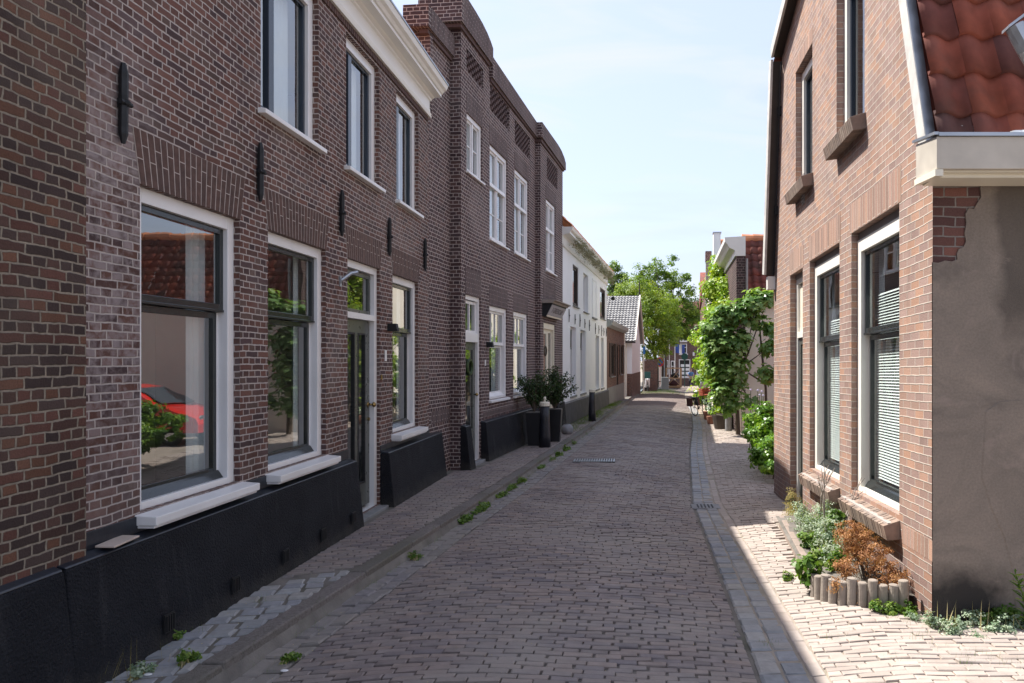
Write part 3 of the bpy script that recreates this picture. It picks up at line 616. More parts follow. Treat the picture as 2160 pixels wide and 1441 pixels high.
for v in (4.77,5.57,6.37,7.15,7.92):
    m=A.mb(); m.box(.185,.197,v-.05,v+.05,.13,.25); 
    for k in range(4): m.box(.19,.205,v-.04+k*.024,v-.03+k*.024,.14,.24)
    m.build('vent','dark',A.o,org=(.19,v,.13))
# door
m=A.mb(); A.frame_mb(m,DOOR[0],DOOR[1],.06,3.035,.085,-.04,-.16,wb=.001); m.box(-.15,-.03,DOOR[0]+.085,DOOR[1]-.085,2.37,2.44)
dr=m.build('door','white',A.o,org=(-.04,8.76,.06),bevel=.004)
a,b=DOOR[0]+.085,DOOR[1]-.085
m=A.mb(); A.frame_mb(m,a,b,2.44,2.94,.05,-.09,-.13); m.build('transom_sash','grey',dr); A.pane(-.11,a+.05,b-.05,2.49,2.89,dr)
m=A.mb(); A.frame_mb(m,a,b,.10,2.37,.15,-.10,-.15,wb=.28,wt=.16); m.box(-.15,-.10,(a+b)/2-.05,(a+b)/2+.05,.38,2.21); m.build('door_leaf','grey',dr,bevel=.004)
for c0,c1 in ((a+.15,(a+b)/2-.05),((a+b)/2+.05,b-.15)):
    m=A.mb(); A.frame_mb(m,c0,c1,.38,2.21,.02,-.095,-.13); m.build('moulding','dark',dr); A.pane(-.118,c0+.02,c1-.02,.4,2.19,dr)
m=A.mb(); v=b-.05; m.tube([(-.10,v,1.33),(-.045,v,1.33)],.012,8); m.sphere((-.025,v,1.33),.034,8,None,(.7,1,1)); m.tube([(-.10,v,1.33),(-.092,v,1.33)],.035,12); m.build('handle','brass',dr,smooth=True)
m=A.mb(); m.tube([(-.10,v,1.15),(-.08,v,1.15)],.022,10); m.build('keyhole','brass',dr)
A.wbox('door_step','stone',-.16,.12,DOOR[0]+.01,DOOR[1]-.01,-.05,.058,bevel=.008)
def lampbox(H,v,z,d=.13,w=.09,h=.10):
    m=H.mb(); m.hexa([(0,v-w/2,z),(d,v-w/2,z),(d,v+w/2,z),(0,v+w/2,z),(0,v-w/2,z+h),(d*.85,v-w/2,z+h),(d*.85,v+w/2,z+h),(0,v+w/2,z+h)]); m.build('wall_lamp','iron',H.o,org=(0,v,z),bevel=.004)
lampbox(A,9.62,2.26); 
A.wbox('number_plate','white',0,.01,9.47,9.53,1.87,2.01,bevel=.002); A.wbox('doorbell','brass',0,.014,9.32,9.35,1.63,1.70,bevel=.003)
m=A.mb(); m.tube([(0,8.02,2.72),(.02,8.02,2.76),(.10,8.08,2.84),(.16,8.12,2.86)],[.012,.018,.022,.02],8); m.box(0,.012,8.0,8.05,2.69,2.80); m.build('flag_bracket','zinc',A.o)
o=tag(MB().box(-3.185,-3.075,4.33,4.60,.785,.797).build('stone_tile','marble',bevel=.003),'beige square tile lying on the black ledge under the first window','tile')
o.rotation_euler=(0,.05,.12)
# ---- old house at the left edge
O=House('old_brick_house','rough old brick house at the left edge with wide pale joints and large bricks','house',(-3.14,0,0))
m=O.mb(); m.wall(-3,4.22,-.2,6.2,[]); m.quad((0,4.22,-.2),(-.06,4.22,-.2),(-.06,4.22,6.2),(0,4.22,6.2)); m.build('wall','bOld',O.o)
m=O.mb(); m.box(-8,-.02,-3,4.20,-.2,6.15,skip=''); m.build('house_body','bOld',O.o)
plinth(O,-3,3.99,.745,p0=.14,p1=.055)
# ---- modern purple brick building
rz=-math.atan(.1)
Nn=House('purple_brick_building','tall purple brown brick building with brick lattices, stepped parapets and white windows','house',(-3.2,11.53,0),rz)
U1,U2=.184,.312; S1,S2,S3=.963,6.42,9.2
m=Nn.mb(); m.wall(-.05,S1,-.2,7.0,[]); m.build('wing_wall','bN',Nn.o)
ups=[(S1+.31,S1+1.2,5.18,6.2),(S1+1.67,S1+2.94,4.22,6.05),(S1+3.51,S1+4.77,4.22,6.05)]
gnd=[(S1+1.65,S1+2.92,1.11,2.93),(S1+3.42,S1+4.69,1.11,2.93)]; ND=(S1+.25,S1+1.10)
lat=[(S1+.30,S1+1.26,6.92,7.4),(S1+1.7,S1+3.09,6.70,7.2),(S1+3.53,S1+4.9,6.60,7.12)]
m=Nn.mb(); m.wall(S1,S2,-.2,7.3,ups+gnd+[(ND[0],ND[1],.06,3.02)]+lat,u=U1,rev=.13)
m.box(U1-.5,U1,S1,S1+1.65,7.301,7.56,skip='bt'); m.quad((0,S1,-.2),(U1,S1,-.2),(U1,S1,7.56),(0,S1,7.56)); m.quad((-.33,S1,7.0),(0,S1,7.0),(0,S1,7.56),(-.33,S1,7.56)); m.build('wall','bN',Nn.o)
pw=(S2+.61,S2+1.79,4.15,5.95); pd=(S2+.35,S2+1.75,.02,2.80); lp=(S2+.73,S2+2.05,6.48,7.05)
m=Nn.mb(); m.wall(S2,S3,-.2,7.24,[pw,pd,lp],u=U2,rev=.13); m.quad((0,S2,-.2),(U2,S2,-.2),(U2,S2,7.24),(0,S2,7.24)); m.quad((U2,S3,-.2),(-.3,S3,-.2),(-.3,S3,7.24),(U2,S3,7.24)); m.build('pier_wall','bN',Nn.o)
m=Nn.mb(); m.box(-9,.04,-.05,.05,5.8,7.0); m.box(-9,-.0,S3-.1,S3-.002,-.2,7.2); m.box(-9,-8.9,.05,S3-.1,-.2,7.2); m.build('side_wall','bN',Nn.o)
m=Nn.mb(); m.box(-8.9,-.01,.05,S3-.1,3.45,3.7); m.box(-8.9,-.01,.05,S3-.1,6.6,6.7); m.quad((-4,.05,-.2),(-4,S3-.1,-.2),(-4,S3-.1,6.6),(-4,.05,6.6)); m.build('interior','inner',Nn.o)
def lattice(H,r,u):
    a,b,z0,z1=r; m=H.mb(); m.quad((u-.128,a,z0),(u-.128,b,z0),(u-.128,b,z1),(u-.128,a,z1),0); z=z0+.004;k=0
    while z+.05<z1:
        v=a+.01+(.1 if k%2 else 0)
        while v+.1<b: m.box(u-.127,u-.004,v,v+.098,z,z+.052,0); v+=.2
        z+=.0625;k+=1
    m.build('brick_lattice','latb',H.o,org=(u,a,z0))
MT['latb']=rndmat('lattice_brick',[(.07,.045,.045),(.09,.055,.052),(.10,.06,.055)],.8,.25,20,.4,80,.003)
for r_ in lat: lattice(Nn,r_,U1)
lattice(Nn,lp,U2)
def soldier(H,a,b,z0,z1,u,p=.004,mat='bNs'): 
    m=H.mb(); m.box(u-.02,u+p,a,b,z0,z1); m.build('soldier_course',mat,H.o,org=(u,a,z0))
soldier(Nn,ND[0]-.02,ND[1]+.02,3.025,3.48,U1); 
for r_ in gnd: soldier(Nn,r_[0]-.02,r_[1]+.02,2.935,3.33,U1)
for r_ in ups: soldier(Nn,r_[0]-.02,r_[1]+.02,r_[3]+.003,r_[3]+.36,U1); soldier(Nn,r_[0]-.02,r_[1]+.02,r_[2]-.26,r_[2]-.06,U1,.003,'bN')
soldier(Nn,pw[0]-.02,pw[1]+.02,pw[3]+.003,pw[3]+.34,U2); soldier(Nn,pd[0]-.05,pd[1]+.05,3.3,3.9,U2)
soldier(Nn,.1,S1-.02,.86,1.06,0); soldier(Nn,S1+1.25,S2-.05,.80,.92,U1)
def coping(H,poly,u0,u1,v0):
    m=H.mb(); m.prism(poly,'x',u0,u1); 
    o=m.build('coping','bNs',H.o,org=(u1,v0,poly[0][1]))
    zl=poly[-1][1]; a=poly[0][0]; m=H.mb(); m.box(u0+.004,u1+.003,a-.012,a+.10,poly[0][1]+.002,zl-.002); m.build('coping_end','bN',H.o)
# copings (profile in s,z), front proud of the wall, and stepped brick course below
coping(Nn,[(-.22,7.02),(S1-.004,7.02),(S1-.004,7.36),(-.22,7.36)],-.33,.08,-.2)
coping(Nn,[(S1-.16,7.56),(S1+1.66,7.54),(S1+1.66,7.86),(S1+1.5,7.93),(S1+1.3,7.99),(S1+1.0,8.04),(S1+.6,8.07),(S1-.16,8.09)],-.5,U1+.075,S1)
coping(Nn,[(S1+1.665,7.30),(S2+.02,7.26),(S2+.02,7.62),(S1+1.665,7.70)],-.2,U1+.07,S1+1.7)
coping(Nn,[(S2-.12,7.26),(S3+.1,7.22),(S3+.1,7.42),(S3-.12,7.52),(S3-.5,7.60),(S3-1,7.63),(S2-.12,7.62)],-.1,U2+.075,S2)
for (a,b,z,u) in ((-.15,S1,6.95,.04),(S1-.1,S1+1.6,7.49,U1+.035),(S1+1.66,S2,7.235,U1+.035),(S2-.06,S3+.05,7.17,U2+.04)):
    Nn.wbox('corbel_course','latb',-.1,u,a,b-.006,z,z+.06)
for r_ in ups:
    Nn2=None
class Sub:
    def __init__(s,H,du): s.H=H; s.du=du; s.o=H.o; s.sg=H.sg
    def mb(s):
        m=s.H.mb(); ad=m.add; du=s.du
        m.add=lambda pts,fs,mi=None,r=None: ad([(p[0]+du,p[1],p[2]) for p in pts],fs,mi,r); return m
for nme in ('wbox','pane','frame_mb','window'): setattr(Sub,nme,getattr(House,nme))
N1,N2=Sub(Nn,U1),Sub(Nn,U2)
a,b,z0,z1=ups[0]; N1.window(a,b,z0,z1,sc_='white',fw=.07,rec=.03,mull=[.5],bars=[5.68],sill=('white',.05,.05,.04),cur=[(a+.1,b-.1)],sw=.035,label='small upper window')
for a,b,z0,z1 in ups[1:]:
    w_=N1.window(a,b,z0,z1,sc_='white',fw=.07,rec=.03,mull=[.5],bars=[4.75],sill=('white',.05,.05,.04),cur=[(a+.1,a+.5),(b-.5,b-.1)],sw=.04)
    m=N1.mb(); m.box(-.09,-.025,a+.07,b-.07,5.26,5.33); m.build('transom','white',w_,bevel=.004)
a,b,z0,z1=pw; w_=N2.window(a,b,z0,z1,sc_='white',fw=.07,rec=.03,mull=[.5],bars=[4.7],sill=('white',.05,.05,.04),cur=[(a+.1,a+.5),(b-.5,b-.1)],sw=.04)
m=N2.mb(); m.box(-.09,-.025,a+.07,b-.07,5.18,5.25); m.build('transom','white',w_,bevel=.004)
for i,(a,b,z0,z1) in enumerate(gnd): N1.window(a,b,z0,z1,sc_='white',fw=.08,rec=.03,mid=2.17,upm=[.25,.5,.75],sill=('white',.06,.06,.04),cur=[(b-.35,b-.1)])
# its green-grey door
m=N1.mb(); N1.frame_mb(m,ND[0],ND[1],.06,3.02,.075,-.03,-.14,wb=.001); m.box(-.14,-.025,ND[0]+.075,ND[1]-.075,2.20,2.36); dr=m.build('door','white',Nn.o,org=(.15,ND[0]+.4,.06),bevel=.004)
a,b=ND[0]+.075,ND[1]-.075; m=N1.mb(); N1.frame_mb(m,a,b,2.36,2.93,.05,-.07,-.11); m.box(-.11,-.07,(a+b)/2-.02,(a+b)/2+.02,2.41,2.88); m.build('transom_sash','white',dr); N1.pane(-.09,a+.05,b-.05,2.41,2.88,dr)
m=N1.mb(); N1.frame_mb(m,a,b,.08,2.20,.13,-.08,-.13,wb=.55,wt=.14); m.build('door_leaf','grey',dr,bevel=.004); N1.pane(-.10,a+.13,b-.13,.63,2.06,dr)
m=N1.mb(); m.sphere((-.03,b-.06,1.25),.03,8); m.tube([(-.08,b-.06,1.25),(-.03,b-.06,1.25)],.01,8); m.build('handle','brass',dr,smooth=True)
m=N1.mb(); m.torus((-.07,(a+b)/2,1.75),.13,.03,'x',20,6); m.build('wreath','lfO',dr)
N1.wbox('door_step','stone',-.14,.1,ND[0]+.01,ND[1]-.01,-.06,.058,bevel=.008)
lampbox(N1,S1+1.50,2.12); N1.wbox('number_plate','white',0,.01,S1+1.35,S1+1.41,1.77,1.88)
plinth(N1,S1-.02,ND[0]-.01,.74,p0=.2,p1=.1); plinth(N1,ND[1]+.01,S2+.1,.72,p0=.18,p1=.1); plinth(N2,pd[1]+.02,S3+.02,.70,p0=.12,p1=.06)
m=Nn.mb()
# entrance of the second pier: cream frame, pale door with dark glazing and hanging wreath
m=N2.mb(); a,b,z0,z1=pd; N2.frame_mb(m,a,b,z0,z1,.10,-.02,-.13,wb=.001,wt=.14); dr=m.build('door','cream',Nn.o,org=(U2,a+.7,.02),bevel=.004)
m=N2.mb(); N2.frame_mb(m,a+.1,(a+b)/2+.1,.04,2.66,.12,-.08,-.12,wb=.4); N2.frame_mb(m,(a+b)/2+.1,b-.1,.04,2.66,.09,-.08,-.12,wb=.4); m.build('door_leaf','cream',dr,bevel=.003)
N2.pane(-.10,a+.22,(a+b)/2-.02,.44,2.54,dr); N2.pane(-.10,(a+b)/2+.19,b-.19,.44,2.57,dr)
m=N2.mb(); m.torus((-.05,a+.42,2.1),.12,.022,'x',18,5); m.build('wreath','bark',dr)
# slanted shop sign over that entrance with cornice moulding
sa,sb=S2+.18,S2+2.0
m=N2.mb(); m.prism([(0,2.95),(.10,2.95),(.26,3.27),(0,3.27)],'y',sa,sb); sg=m.build('sign_box','iron',Nn.o,org=(U2,sa,2.95))
m=N2.mb(); m.prism([(0,3.271),(.27,3.271),(.29,3.31),(.36,3.33),(.36,3.35),(0,3.37)],'y',sa-.05,sb+.12); m.build('sign_cornice','wood',sg)
def slant(m,v0,v1,t0,t1,p,q=.0):
    f=lambda t:(.10+.16*t,2.95+.32*t); n=(.894,-.447)
    pts=[]
    for off in (q,p):
        for v,t in ((v0,t0),(v1,t0),(v1,t1),(v0,t1)): u,z=f(t); pts.append((u+n[0]*off,v,z+n[1]*off))
    m.hexa(pts)
m=N2.mb(); slant(m,sa+.02,sb-.02,.14,.9,.012); m.build('sign_face','sign',sg); m=N2.mb(); slant(m,sa+.02,sb-.02,0.,.12,.02); m.build('sign_rail','cream',sg)
tx=bpy.data.curves.new('lettering','FONT'); tx.body="T GEREEDSCHAP"; tx.size=.2; tx.extrude=.002; tx.align_x='CENTER'; tx.align_y='CENTER'; tx.space_character=1.05
to=bpy.data.objects.new('tmp',tx); COL.objects.link(to); dg=bpy.context.evaluated_depsgraph_get(); me=bpy.data.meshes.new_from_object(to.evaluated_get(dg)); bpy.data.objects.remove(to)
lt=bpy.data.objects.new('lettering',me); COL.objects.link(lt); me.materials.append(MT['letters']); lt.parent=sg
# text x axis -> +v (runs away from the viewer on the left wall), up -> up the slope
ux=Vector((0,1,0)); uy=Vector((.16,0,.32)).normalized(); uz=ux.cross(uy)
Mx=Matrix((ux,uy,uz)).transposed().to_4x4(); c_=Vector((U2+.10+.16*.52+.013,(sa+sb)/2,2.95+.32*.52-.006))-PO[sg.name]
lt.matrix_local=Matrix.Translation(c_)@Mx@Matrix.Diagonal((.82,1,1,1))
# ---- white house
rzw=-math.atan(.078)
W=House('white_house','white painted two storey house with moulded cornice, iron wall anchors and dark plinth','house',(-2.0,20.6,0),rzw)
LW=11.2
wg=[(1.5,2.6,.78,2.88),(3.55,4.75,.76,2.86),(7.45,8.5,.74,2.80),(9.15,10.05,.72,2.76)]
wu=[(1.98,3.1,3.56,4.82),(4.22,5.4,3.52,4.82),(8.85,10.6,3.56,4.78)]
m=W.mb(); m.wall(0,LW,-.3,5.1,wg+wu,rev=.16); m.build('wall','render',W.o)
shell(W,8,0,LW,-.3,5.2,'render',floors=(3.1,))
for r_ in wg: W.window(*r_,fw=.06,rec=.10,mid=2.2,sill=('lgrey',.04,.07,.03),cur=[(r_[0]+.1,r_[1]-.1)] if r_[0]<5 else None,deep=.1)
for i,r_ in enumerate(wu): W.window(*r_,fw=.05,rec=.02 if i!=1 else .1,sc_='darkwood' if i!=1 else 'white',fc='darkwood' if i!=1 else 'white',sill=('lgrey',.05,.05,.04),sw=.06)
W.wbox('blind_window','render',-.002,.0,6.42,7.56,3.42,4.87) if False else None
m=W.mb(); W.frame_mb(m,6.42,7.56,3.44,4.87,.05,.02,0.); m.build('blind_window_frame','render',W.o); W.wbox('sill','lgrey',0,.06,6.38,7.6,3.38,3.435)
for v,z0,z1 in ((1.1,2.98,3.37),(2.23,2.97,3.28),(3.25,2.94,3.35),(4.36,2.94,3.25),(5.48,2.89,3.28),(7.15,2.83,3.24),(8.19,2.88,3.21),(9.12,2.81,3.25),(9.86,2.86,3.18),(10.72,2.85,3.2)):
    m=W.mb(); m.tube([(.03,v,z0),(.035,v,(z0+z1)/2),(.03,v,z1)],[.012,.018,.012],6); m.sphere((.05,v,(z0+z1)/2),.016,4); m.build('wall_anchor','iron',W.o,org=(0,v,z0))
m=W.mb(); m.prism([(0,5.08),(.05,5.08),(.06,5.12),(.03,5.14),(.03,5.34),(.06,5.38),(.12,5.40),(.24,5.42),(.24,5.47),(.30,5.52),(.33,5.60),(0,5.60)],'y',-.02,LW+.1); m.build('cornice','cream2',W.o)
plinth(W,.0,LW+.05,.62,mat='slate',p0=.12,p1=.09,zb=-.4,tilt=-.08)
m=W.mb(); pantiles(m,(.25,0,5.62),(0,1,0),(-.8,0,.75),LW,5.2,.24,.3,.03); m.build('roof','tileO',W.o)
m=W.mb(); m.prism([(-.1,5.2),(-.02,5.58),(-4,9.1),(-8,5.6),(-8,5.2)],'y',.02,.12); m.prism([(-.1,5.2),(-.02,5.58),(-4,9.1),(-8,5.6),(-8,5.2)],'y',LW-.12,LW-.02); m.build('gable','render',W.o)
m=W.mb(); m.quad((-4,0,9.2),(-4,LW,9.2),(-8.2,LW,5.5),(-8.2,0,5.5)); m.build('rear_roof','tileO',W.o)
m=W.mb(); v=LW-.15; m.tube([(.08,v,5.0),(.2,v+.02,4.95),(.28,v+.03,4.85),(.28,v+.03,4.6)],.02,6); m.sphere((.28,v+.03,4.5),.09,6); m.build('wall_lantern','iron',W.o)
# ---- low brown brick house
S=House('low_brick_house','low brown brick house with grey boxed gutter and dark shutters beside the white house','house',(-1.12,31.75,0),rzw)
LS=8.1; sw_=[(1.4,3.3,1.1,2.62),(6.0,7.4,1.1,2.62)]
m=S.mb(); m.wall(0,LS,-.5,3.3,sw_+[(4.1,5.1,-.2,2.6)]); m.build('wall','bS',S.o); shell(S,7,0,LS,-.5,3.4,'bS')
for r_ in sw_:
    w_=S.window(*r_,fw=.06,fc='darkwood',sc_='darkwood',rec=.03,sill=('lgrey',.06,.06,.05))
    for v_ in (r_[0]-.52,r_[1]+.02): S.wbox('shutter','darkwood',.002,.04,v_,v_+.5,r_[2],r_[3],parent=w_)
m=S.mb(); S.frame_mb(m,4.1,5.1,-.2,2.6,.08,-.03,-.12); m.box(-.12,-.06,4.18,5.02,-.12,2.52); m.build('door','darkwood',S.o)
S.wbox('plinth','lgrey',0,.03,-.0,LS,-.5,.62); S.wbox('corner_post','offwhite',-.3,.04,LS+.001,LS+.35,-.5,3.3)
m=S.mb(); m.prism([(0,3.28),(.22,3.36),(.26,3.52),(.26,3.56),(0,3.60)],'y',-.02,LS+.15); m.build('gutter','grey2',S.o)
m=S.mb(); m.quad((.2,0,3.57),(.2,LS,3.57),(-3.5,LS,5.4),(-3.5,0,5.4)); m.quad((-3.5,0,5.4),(-3.5,LS,5.4),(-7.2,LS,3.5),(-7.2,0,3.5)); m.prism([(0,3.3),(.18,3.55),(-3.5,5.36),(-7,3.5)],'y',.01,.1); m.build('roof','slate',S.o)
# ---- white gabled house
Gh=House('gabled_white_house','white gabled house with brick base and grey tiled roof','house',(-.06,45.2,0),rzw)
m=Gh.mb(); z0=-.9; LG=7.6; rg=6.05; zb=.98
m.box(-9,0,.0,LG,zb,3.0); m.prism([(0,3.0),(LG,3.0),(LG/2,rg-.12)],'x',-9,0); m.build('wall','render',Gh.o)
m=Gh.mb(); m.box(-9,.015,-.015,LG+.01,z0,zb); m.build('brick_base','bS',Gh.o)
m=Gh.mb(); pl_=math.atan2(rg-2.95,LG/2+.35); pantiles(m,(.25,-.35,2.95),(-1,0,0),(0,math.cos(pl_),math.sin(pl_)),9.2,math.hypot(rg-2.95,LG/2+.35),.2,.26,.03,.06,4); m.build('roof','tileG',Gh.o)
m=Gh.mb(); m.hexa([(-9,LG/2,rg),(.25,LG/2,rg),(.25,LG+.3,2.95),(-9,LG+.3,2.95),(-9,LG/2,rg+.06),(.25,LG/2,rg+.06),(.25,LG+.3,3.01),(-9,LG+.3,3.01)]); m.build('rear_roof','tileG',Gh.o)
m=Gh.mb()
for s_ in (0,1):
    y0,y1=(-.37,LG/2) if s_==0 else (LG+.32,LG/2)
    m.hexa([(.20,y0,2.86),(.28,y0,2.86),(.28,y1,rg-.06),(.20,y1,rg-.06),(.20,y0,3.06),(.28,y0,3.06),(.28,y1,rg+.14),(.20,y1,rg+.14)])
m.build('barge_board','offwhite',Gh.o)
Gh.wbox('gutter','darkwood',-9,.24,-.42,-.34,2.86,2.96); m=Gh.mb(); m.tube([(-.35,-.3,2.85),(-.35,-.1,2.6),(-.35,-.08,-.4)],.05,8); m.build('drainpipe','offwhite',Gh.o)
m=Gh.mb(); m.tube([(.2,LG/2,rg+.1),(.2,LG/2,rg+1.0)],[.05,.03],6); m.box(.16,.24,LG/2-.25,LG/2+.25,rg-1.6,rg-.5); m.build('finial','darkwood',Gh.o)
Gh.wbox('door_frame','dark',-.6,-.45,-.03,-.02,-.5,2.6)
# ------------------------------------------------------------ right side: near house
def wr(p): return (p[0],p[1],p[2]-.0213*p[1])
def plastermat():
    m,nt,o=newmat('end_wall_plaster'); ob=N(nt,'TexCoord').outputs['Object']; uvn=N(nt,'UVMap').outputs[0]
    e=N(nt,'SeparateXYZ'); lk(nt,uvn,e.inputs[0]); X,Z=e.outputs[0],e.outputs[1]
    n1=noise(nt,uvn,1.6,6,.6); c=ramp(nt,n1,[(.3,(.175,.145,.12)),(.5,(.23,.187,.153)),(.7,(.28,.225,.18))])
    c=mixc(nt,1.,c,ramp(nt,noise(nt,uvn,60,4),[(.3,(.86,)*3),(.7,(1.1,)*3)]),'MULTIPLY')
    # soot stain at the foot and damp streak high up
    d=M(nt,'ADD',Z,M(nt,'MULTIPLY_ADD',noise(nt,uvn,5,6,.2),.34,-.17)); a=M(nt,'MULTIPLY',rng(nt,d,.44,.22),rng(nt,M(nt,'ADD',M(nt,'ABSOLUTE',X),M(nt,'MULTIPLY',noise(nt,uvn,6,5),.3)),.74,.54))
    c=mixc(nt,M(nt,'MULTIPLY',a,.93),c,(.018,.015,.014))
    d2=M(nt,'MULTIPLY',rng(nt,M(nt,'ADD',M(nt,'ABSOLUTE',X),M(nt,'MULTIPLY_ADD',noise(nt,uvn,3,6,.3),.3,-.15)),.42,.50),rng(nt,M(nt,'ADD',Z,M(nt,'MULTIPLY',noise(nt,uvn,2,4),.5)),2.2,2.5))
    c=mixc(nt,M(nt,'MULTIPLY',d2,.62),c,(.045,.036,.03))
    c=mixc(nt,rng(nt,noise(nt,uvn,1.7,7,.9,.62),.50,.64,0,.55),c,(.095,.08,.07)); c=mixc(nt,rng(nt,noise(nt,uvn,2.6,8,1.4,.65),.58,.66,0,.4),c,(.30,.235,.20))
    b=P(nt,Roughness=.9); lk(nt,c,b.inputs['Base Color']); h=M(nt,'ADD',M(nt,'MULTIPLY',noise(nt,uvn,4,4),1.5),noise(nt,uvn,110,3)); lk(nt,bump(nt,h,.6,.006),b.inputs['Normal']); lk(nt,b.outputs[0],o.inputs[0]); return m
# UV of the end wall starts at the corner: local x is -u, so mirror it
MT['plaster']=plastermat()
Rr=House('corner_brick_house','pale red brick corner house with mansard gable, brown plastered end wall and cream window frames','house',(2.17,5.32,0),0,-1,wr)
rw=[(5.985-5.32,7.30-5.32,.64,3.185),(7.715-5.32,9.02-5.32,.64,3.175)]; rd=(9.385-5.32,10.14-5.32)
ruw=[(6.88-5.32,7.83-5.32,4.23,5.9),(8.88-5.32,9.79-5.32,4.22,5.8)]
m=Rr.mb(); m.wall(0,5.98,-.4,3.3,[(a,b,c,d) for a,b,c,d in rw]+[(rd[0],rd[1],-.12,3.15)],rev=.16)
m.wall(1.2,5.2,3.3,6.4,ruw,rev=.16)
m.quad((0,0,3.3),(0,1.2,3.3),(0,1.2,6.4),(0,1.0,6.4)); m.quad((0,5.2,3.3),(0,5.98,3.3),(0,5.38,6.4),(0,5.2,6.4)); m.add([(0,1.0,6.4),(0,5.38,6.4),(0,3.2,7.1)],[(0,1,2)]); m.build('wall','bR',Rr.o)
m=Rr.mb(); m.quad((0,.012,-.4),(-6,.012,-.4),(-6,.012,3.3),(0,.012,3.3)); m.build('brick_corner','bRd',Rr.o)
zt=3.25
pol=[(0.0,-.4),(.6,-.4),(6,-.4),(6,zt),(.36,zt),(.365,3.18),(.345,3.14),(.352,3.07),(.325,3.03),(.30,2.985),(.262,2.99),(.238,2.95),(.245,2.88),(.232,2.81),(.243,2.75),(.225,2.71),(.19,2.695),(.176,2.66),(.181,2.62),(.14,2.605),(.09,2.612),(.04,2.595),(0.0,2.60)]
m=Rr.mb(); m.add([(-x,0,z) for x,z in pol]+[(-x,.013,z) for x,z in pol],[tuple(range(len(pol)))]+[(i,(i+1)%len(pol),(i+1)%len(pol)+len(pol),i+len(pol)) for i in range(len(pol))]); m.build('plaster','plaster',Rr.o)
pt=[(2.83,1.60),(2.66,1.59),(2.56,1.52),(2.545,1.25),(2.53,1.05),(2.60,.82),(2.69,.62),(2.75,.40),(2.765,.18),(2.80,-.02),(2.95,-.1),(3.3,.3),(3.35,1.2),(3.1,1.62)]
m=Rr.mb(); m.add([(-(x-2.17),-.004,z) for x,z in pt]+[(-(x-2.17)-.02*(1 if x>2.9 else -1),.002,z) for x,z in pt],[tuple(range(len(pt)))]+[(i,(i+1)%len(pt),(i+1)%len(pt)+len(pt),i+len(pt)) for i in range(len(pt))]); m.build('plaster_patch','plaster',Rr.o)
m=Rr.mb(); m.box(-6,-.17,5.88,5.97,-.4,3.3); m.box(-6,-5.9,.03,5.88,-.4,3.3); m.build('side_wall','bR',Rr.o)
m=Rr.mb(); m.box(-5.9,-.17,.03,5.87,3.34,3.6); m.box(-2.6,-2.5,.03,5.87,-.3,3.33); m.box(-5,-2,1.3,5.1,6.0,6.2);m.quad((-2.5,1.2,3.6),(-2.5,5.1,3.6),(-2.5,5.1,6.0),(-2.5,1.2,6.0)); m.quad((-2.5,5.87,-.3),(-.17,5.87,-.3),(-.17,5.87,3.33),(-2.5,5.87,3.33)); m.quad((-2.5,.03,-.3),(-.17,.03,-.3),(-.17,.03,3.33),(-2.5,.03,3.33)); m.build('interior','inner',Rr.o)
MT['strip']=plain('lead_strip',(.30,.28,.27),.6,.2,10)
for i,(a,b,c,d) in enumerate(rw):
    w_=Rr.window(a,b,c,d-.075,rec=.06,fw=.115,fc='cream3',mid=2.17,glass='glassR',blind=(c+.15,2.55 if i==0 else 2.42),cur=[(b-.22,b-.10)],sw=.04,label=['nearest window with white blinds','window with blinds next to the door'][i])
    Rr.wbox('lead_flashing','strip',-.13,-.075,a+.001,b-.001,d-.074,d-.001,parent=w_)
    m=Rr.mb(); n=int((b-a+.02)/.052); v=a-.02
    for k in range(n+1):
        j=R.uniform(-.004,.004); v1=v+.047; m.hexa([(-.08,v,c-.19+j),(.105+j,v,c-.205+j),(.105+j,v1,c-.205+j),(-.08,v1,c-.19+j),(-.08,v,c-.012+j),(.135+j,v,c-.085+j),(.135+j,v1,c-.085+j),(-.08,v1,c-.012+j)],None,R.random()); v+=.052
    m.build('brick_sill','sillb',w_,bevel=.004)
    m=Rr.mb(); m.box(-.08,.10,a-.015,a-.02+n*.052+.04,c-.185,c-.06); m.build('sill_mortar','mortar',w_)
for i,(a,b,c,d) in enumerate(ruw):
    w_=Rr.window(a,b,c+.04,d-.02,rec=.08,fw=.10,fc='cream3',sc_='navy',glass='glassR',cur=[(a+.12,a+.30)],sw=.04)
    m=Rr.mb(); v=a-.04; n=int((b-a+.08)/.052)
    for k in range(n): m.hexa([(-.1,v,c-.14),(.12,v,c-.17),(.12,v+.047,c-.17),(-.1,v+.047,c-.14),(-.1,v,c+.03),(.15,v,c-.045),(.15,v+.047,c-.045),(-.1,v+.047,c+.03)],None,R.random()); v+=.052
    m.build('brick_sill','sillb',w_,bevel=.004)
    soldier(Rr,a-.02,b+.02,d+.001,d+.2,0,.003,'bRs')
for a,b,d in ((rw[0][0],rw[0][1],3.186),(rw[1][0],rw[1][1],3.176),(rd[0],rd[1],3.151)): soldier(Rr,a-.04,b+.04,d,d+.29,0,.003,'bRs')
soldier(Rr,.003,.6,.43,.58,0,.002,'bRs')
m=Rr.mb(); Rr.frame_mb(m,rd[0],rd[1],-.10,3.09,.07,-.085,-.16,wb=.02); m.box(-.16,-.08,rd[0]+.07,rd[1]-.07,2.28,2.36); dr=m.build('door','cream2',Rr.o,org=(-.1,rd[0]+.3,-.1),bevel=.004)
Rr.wbox('fanlight_panel','cream',-.14,-.12,rd[0]+.07,rd[1]-.07,2.36,3.0,parent=dr); Rr.wbox('lead_flashing','strip',-.13,-.075,rd[0],rd[1],3.092,3.149,parent=dr)
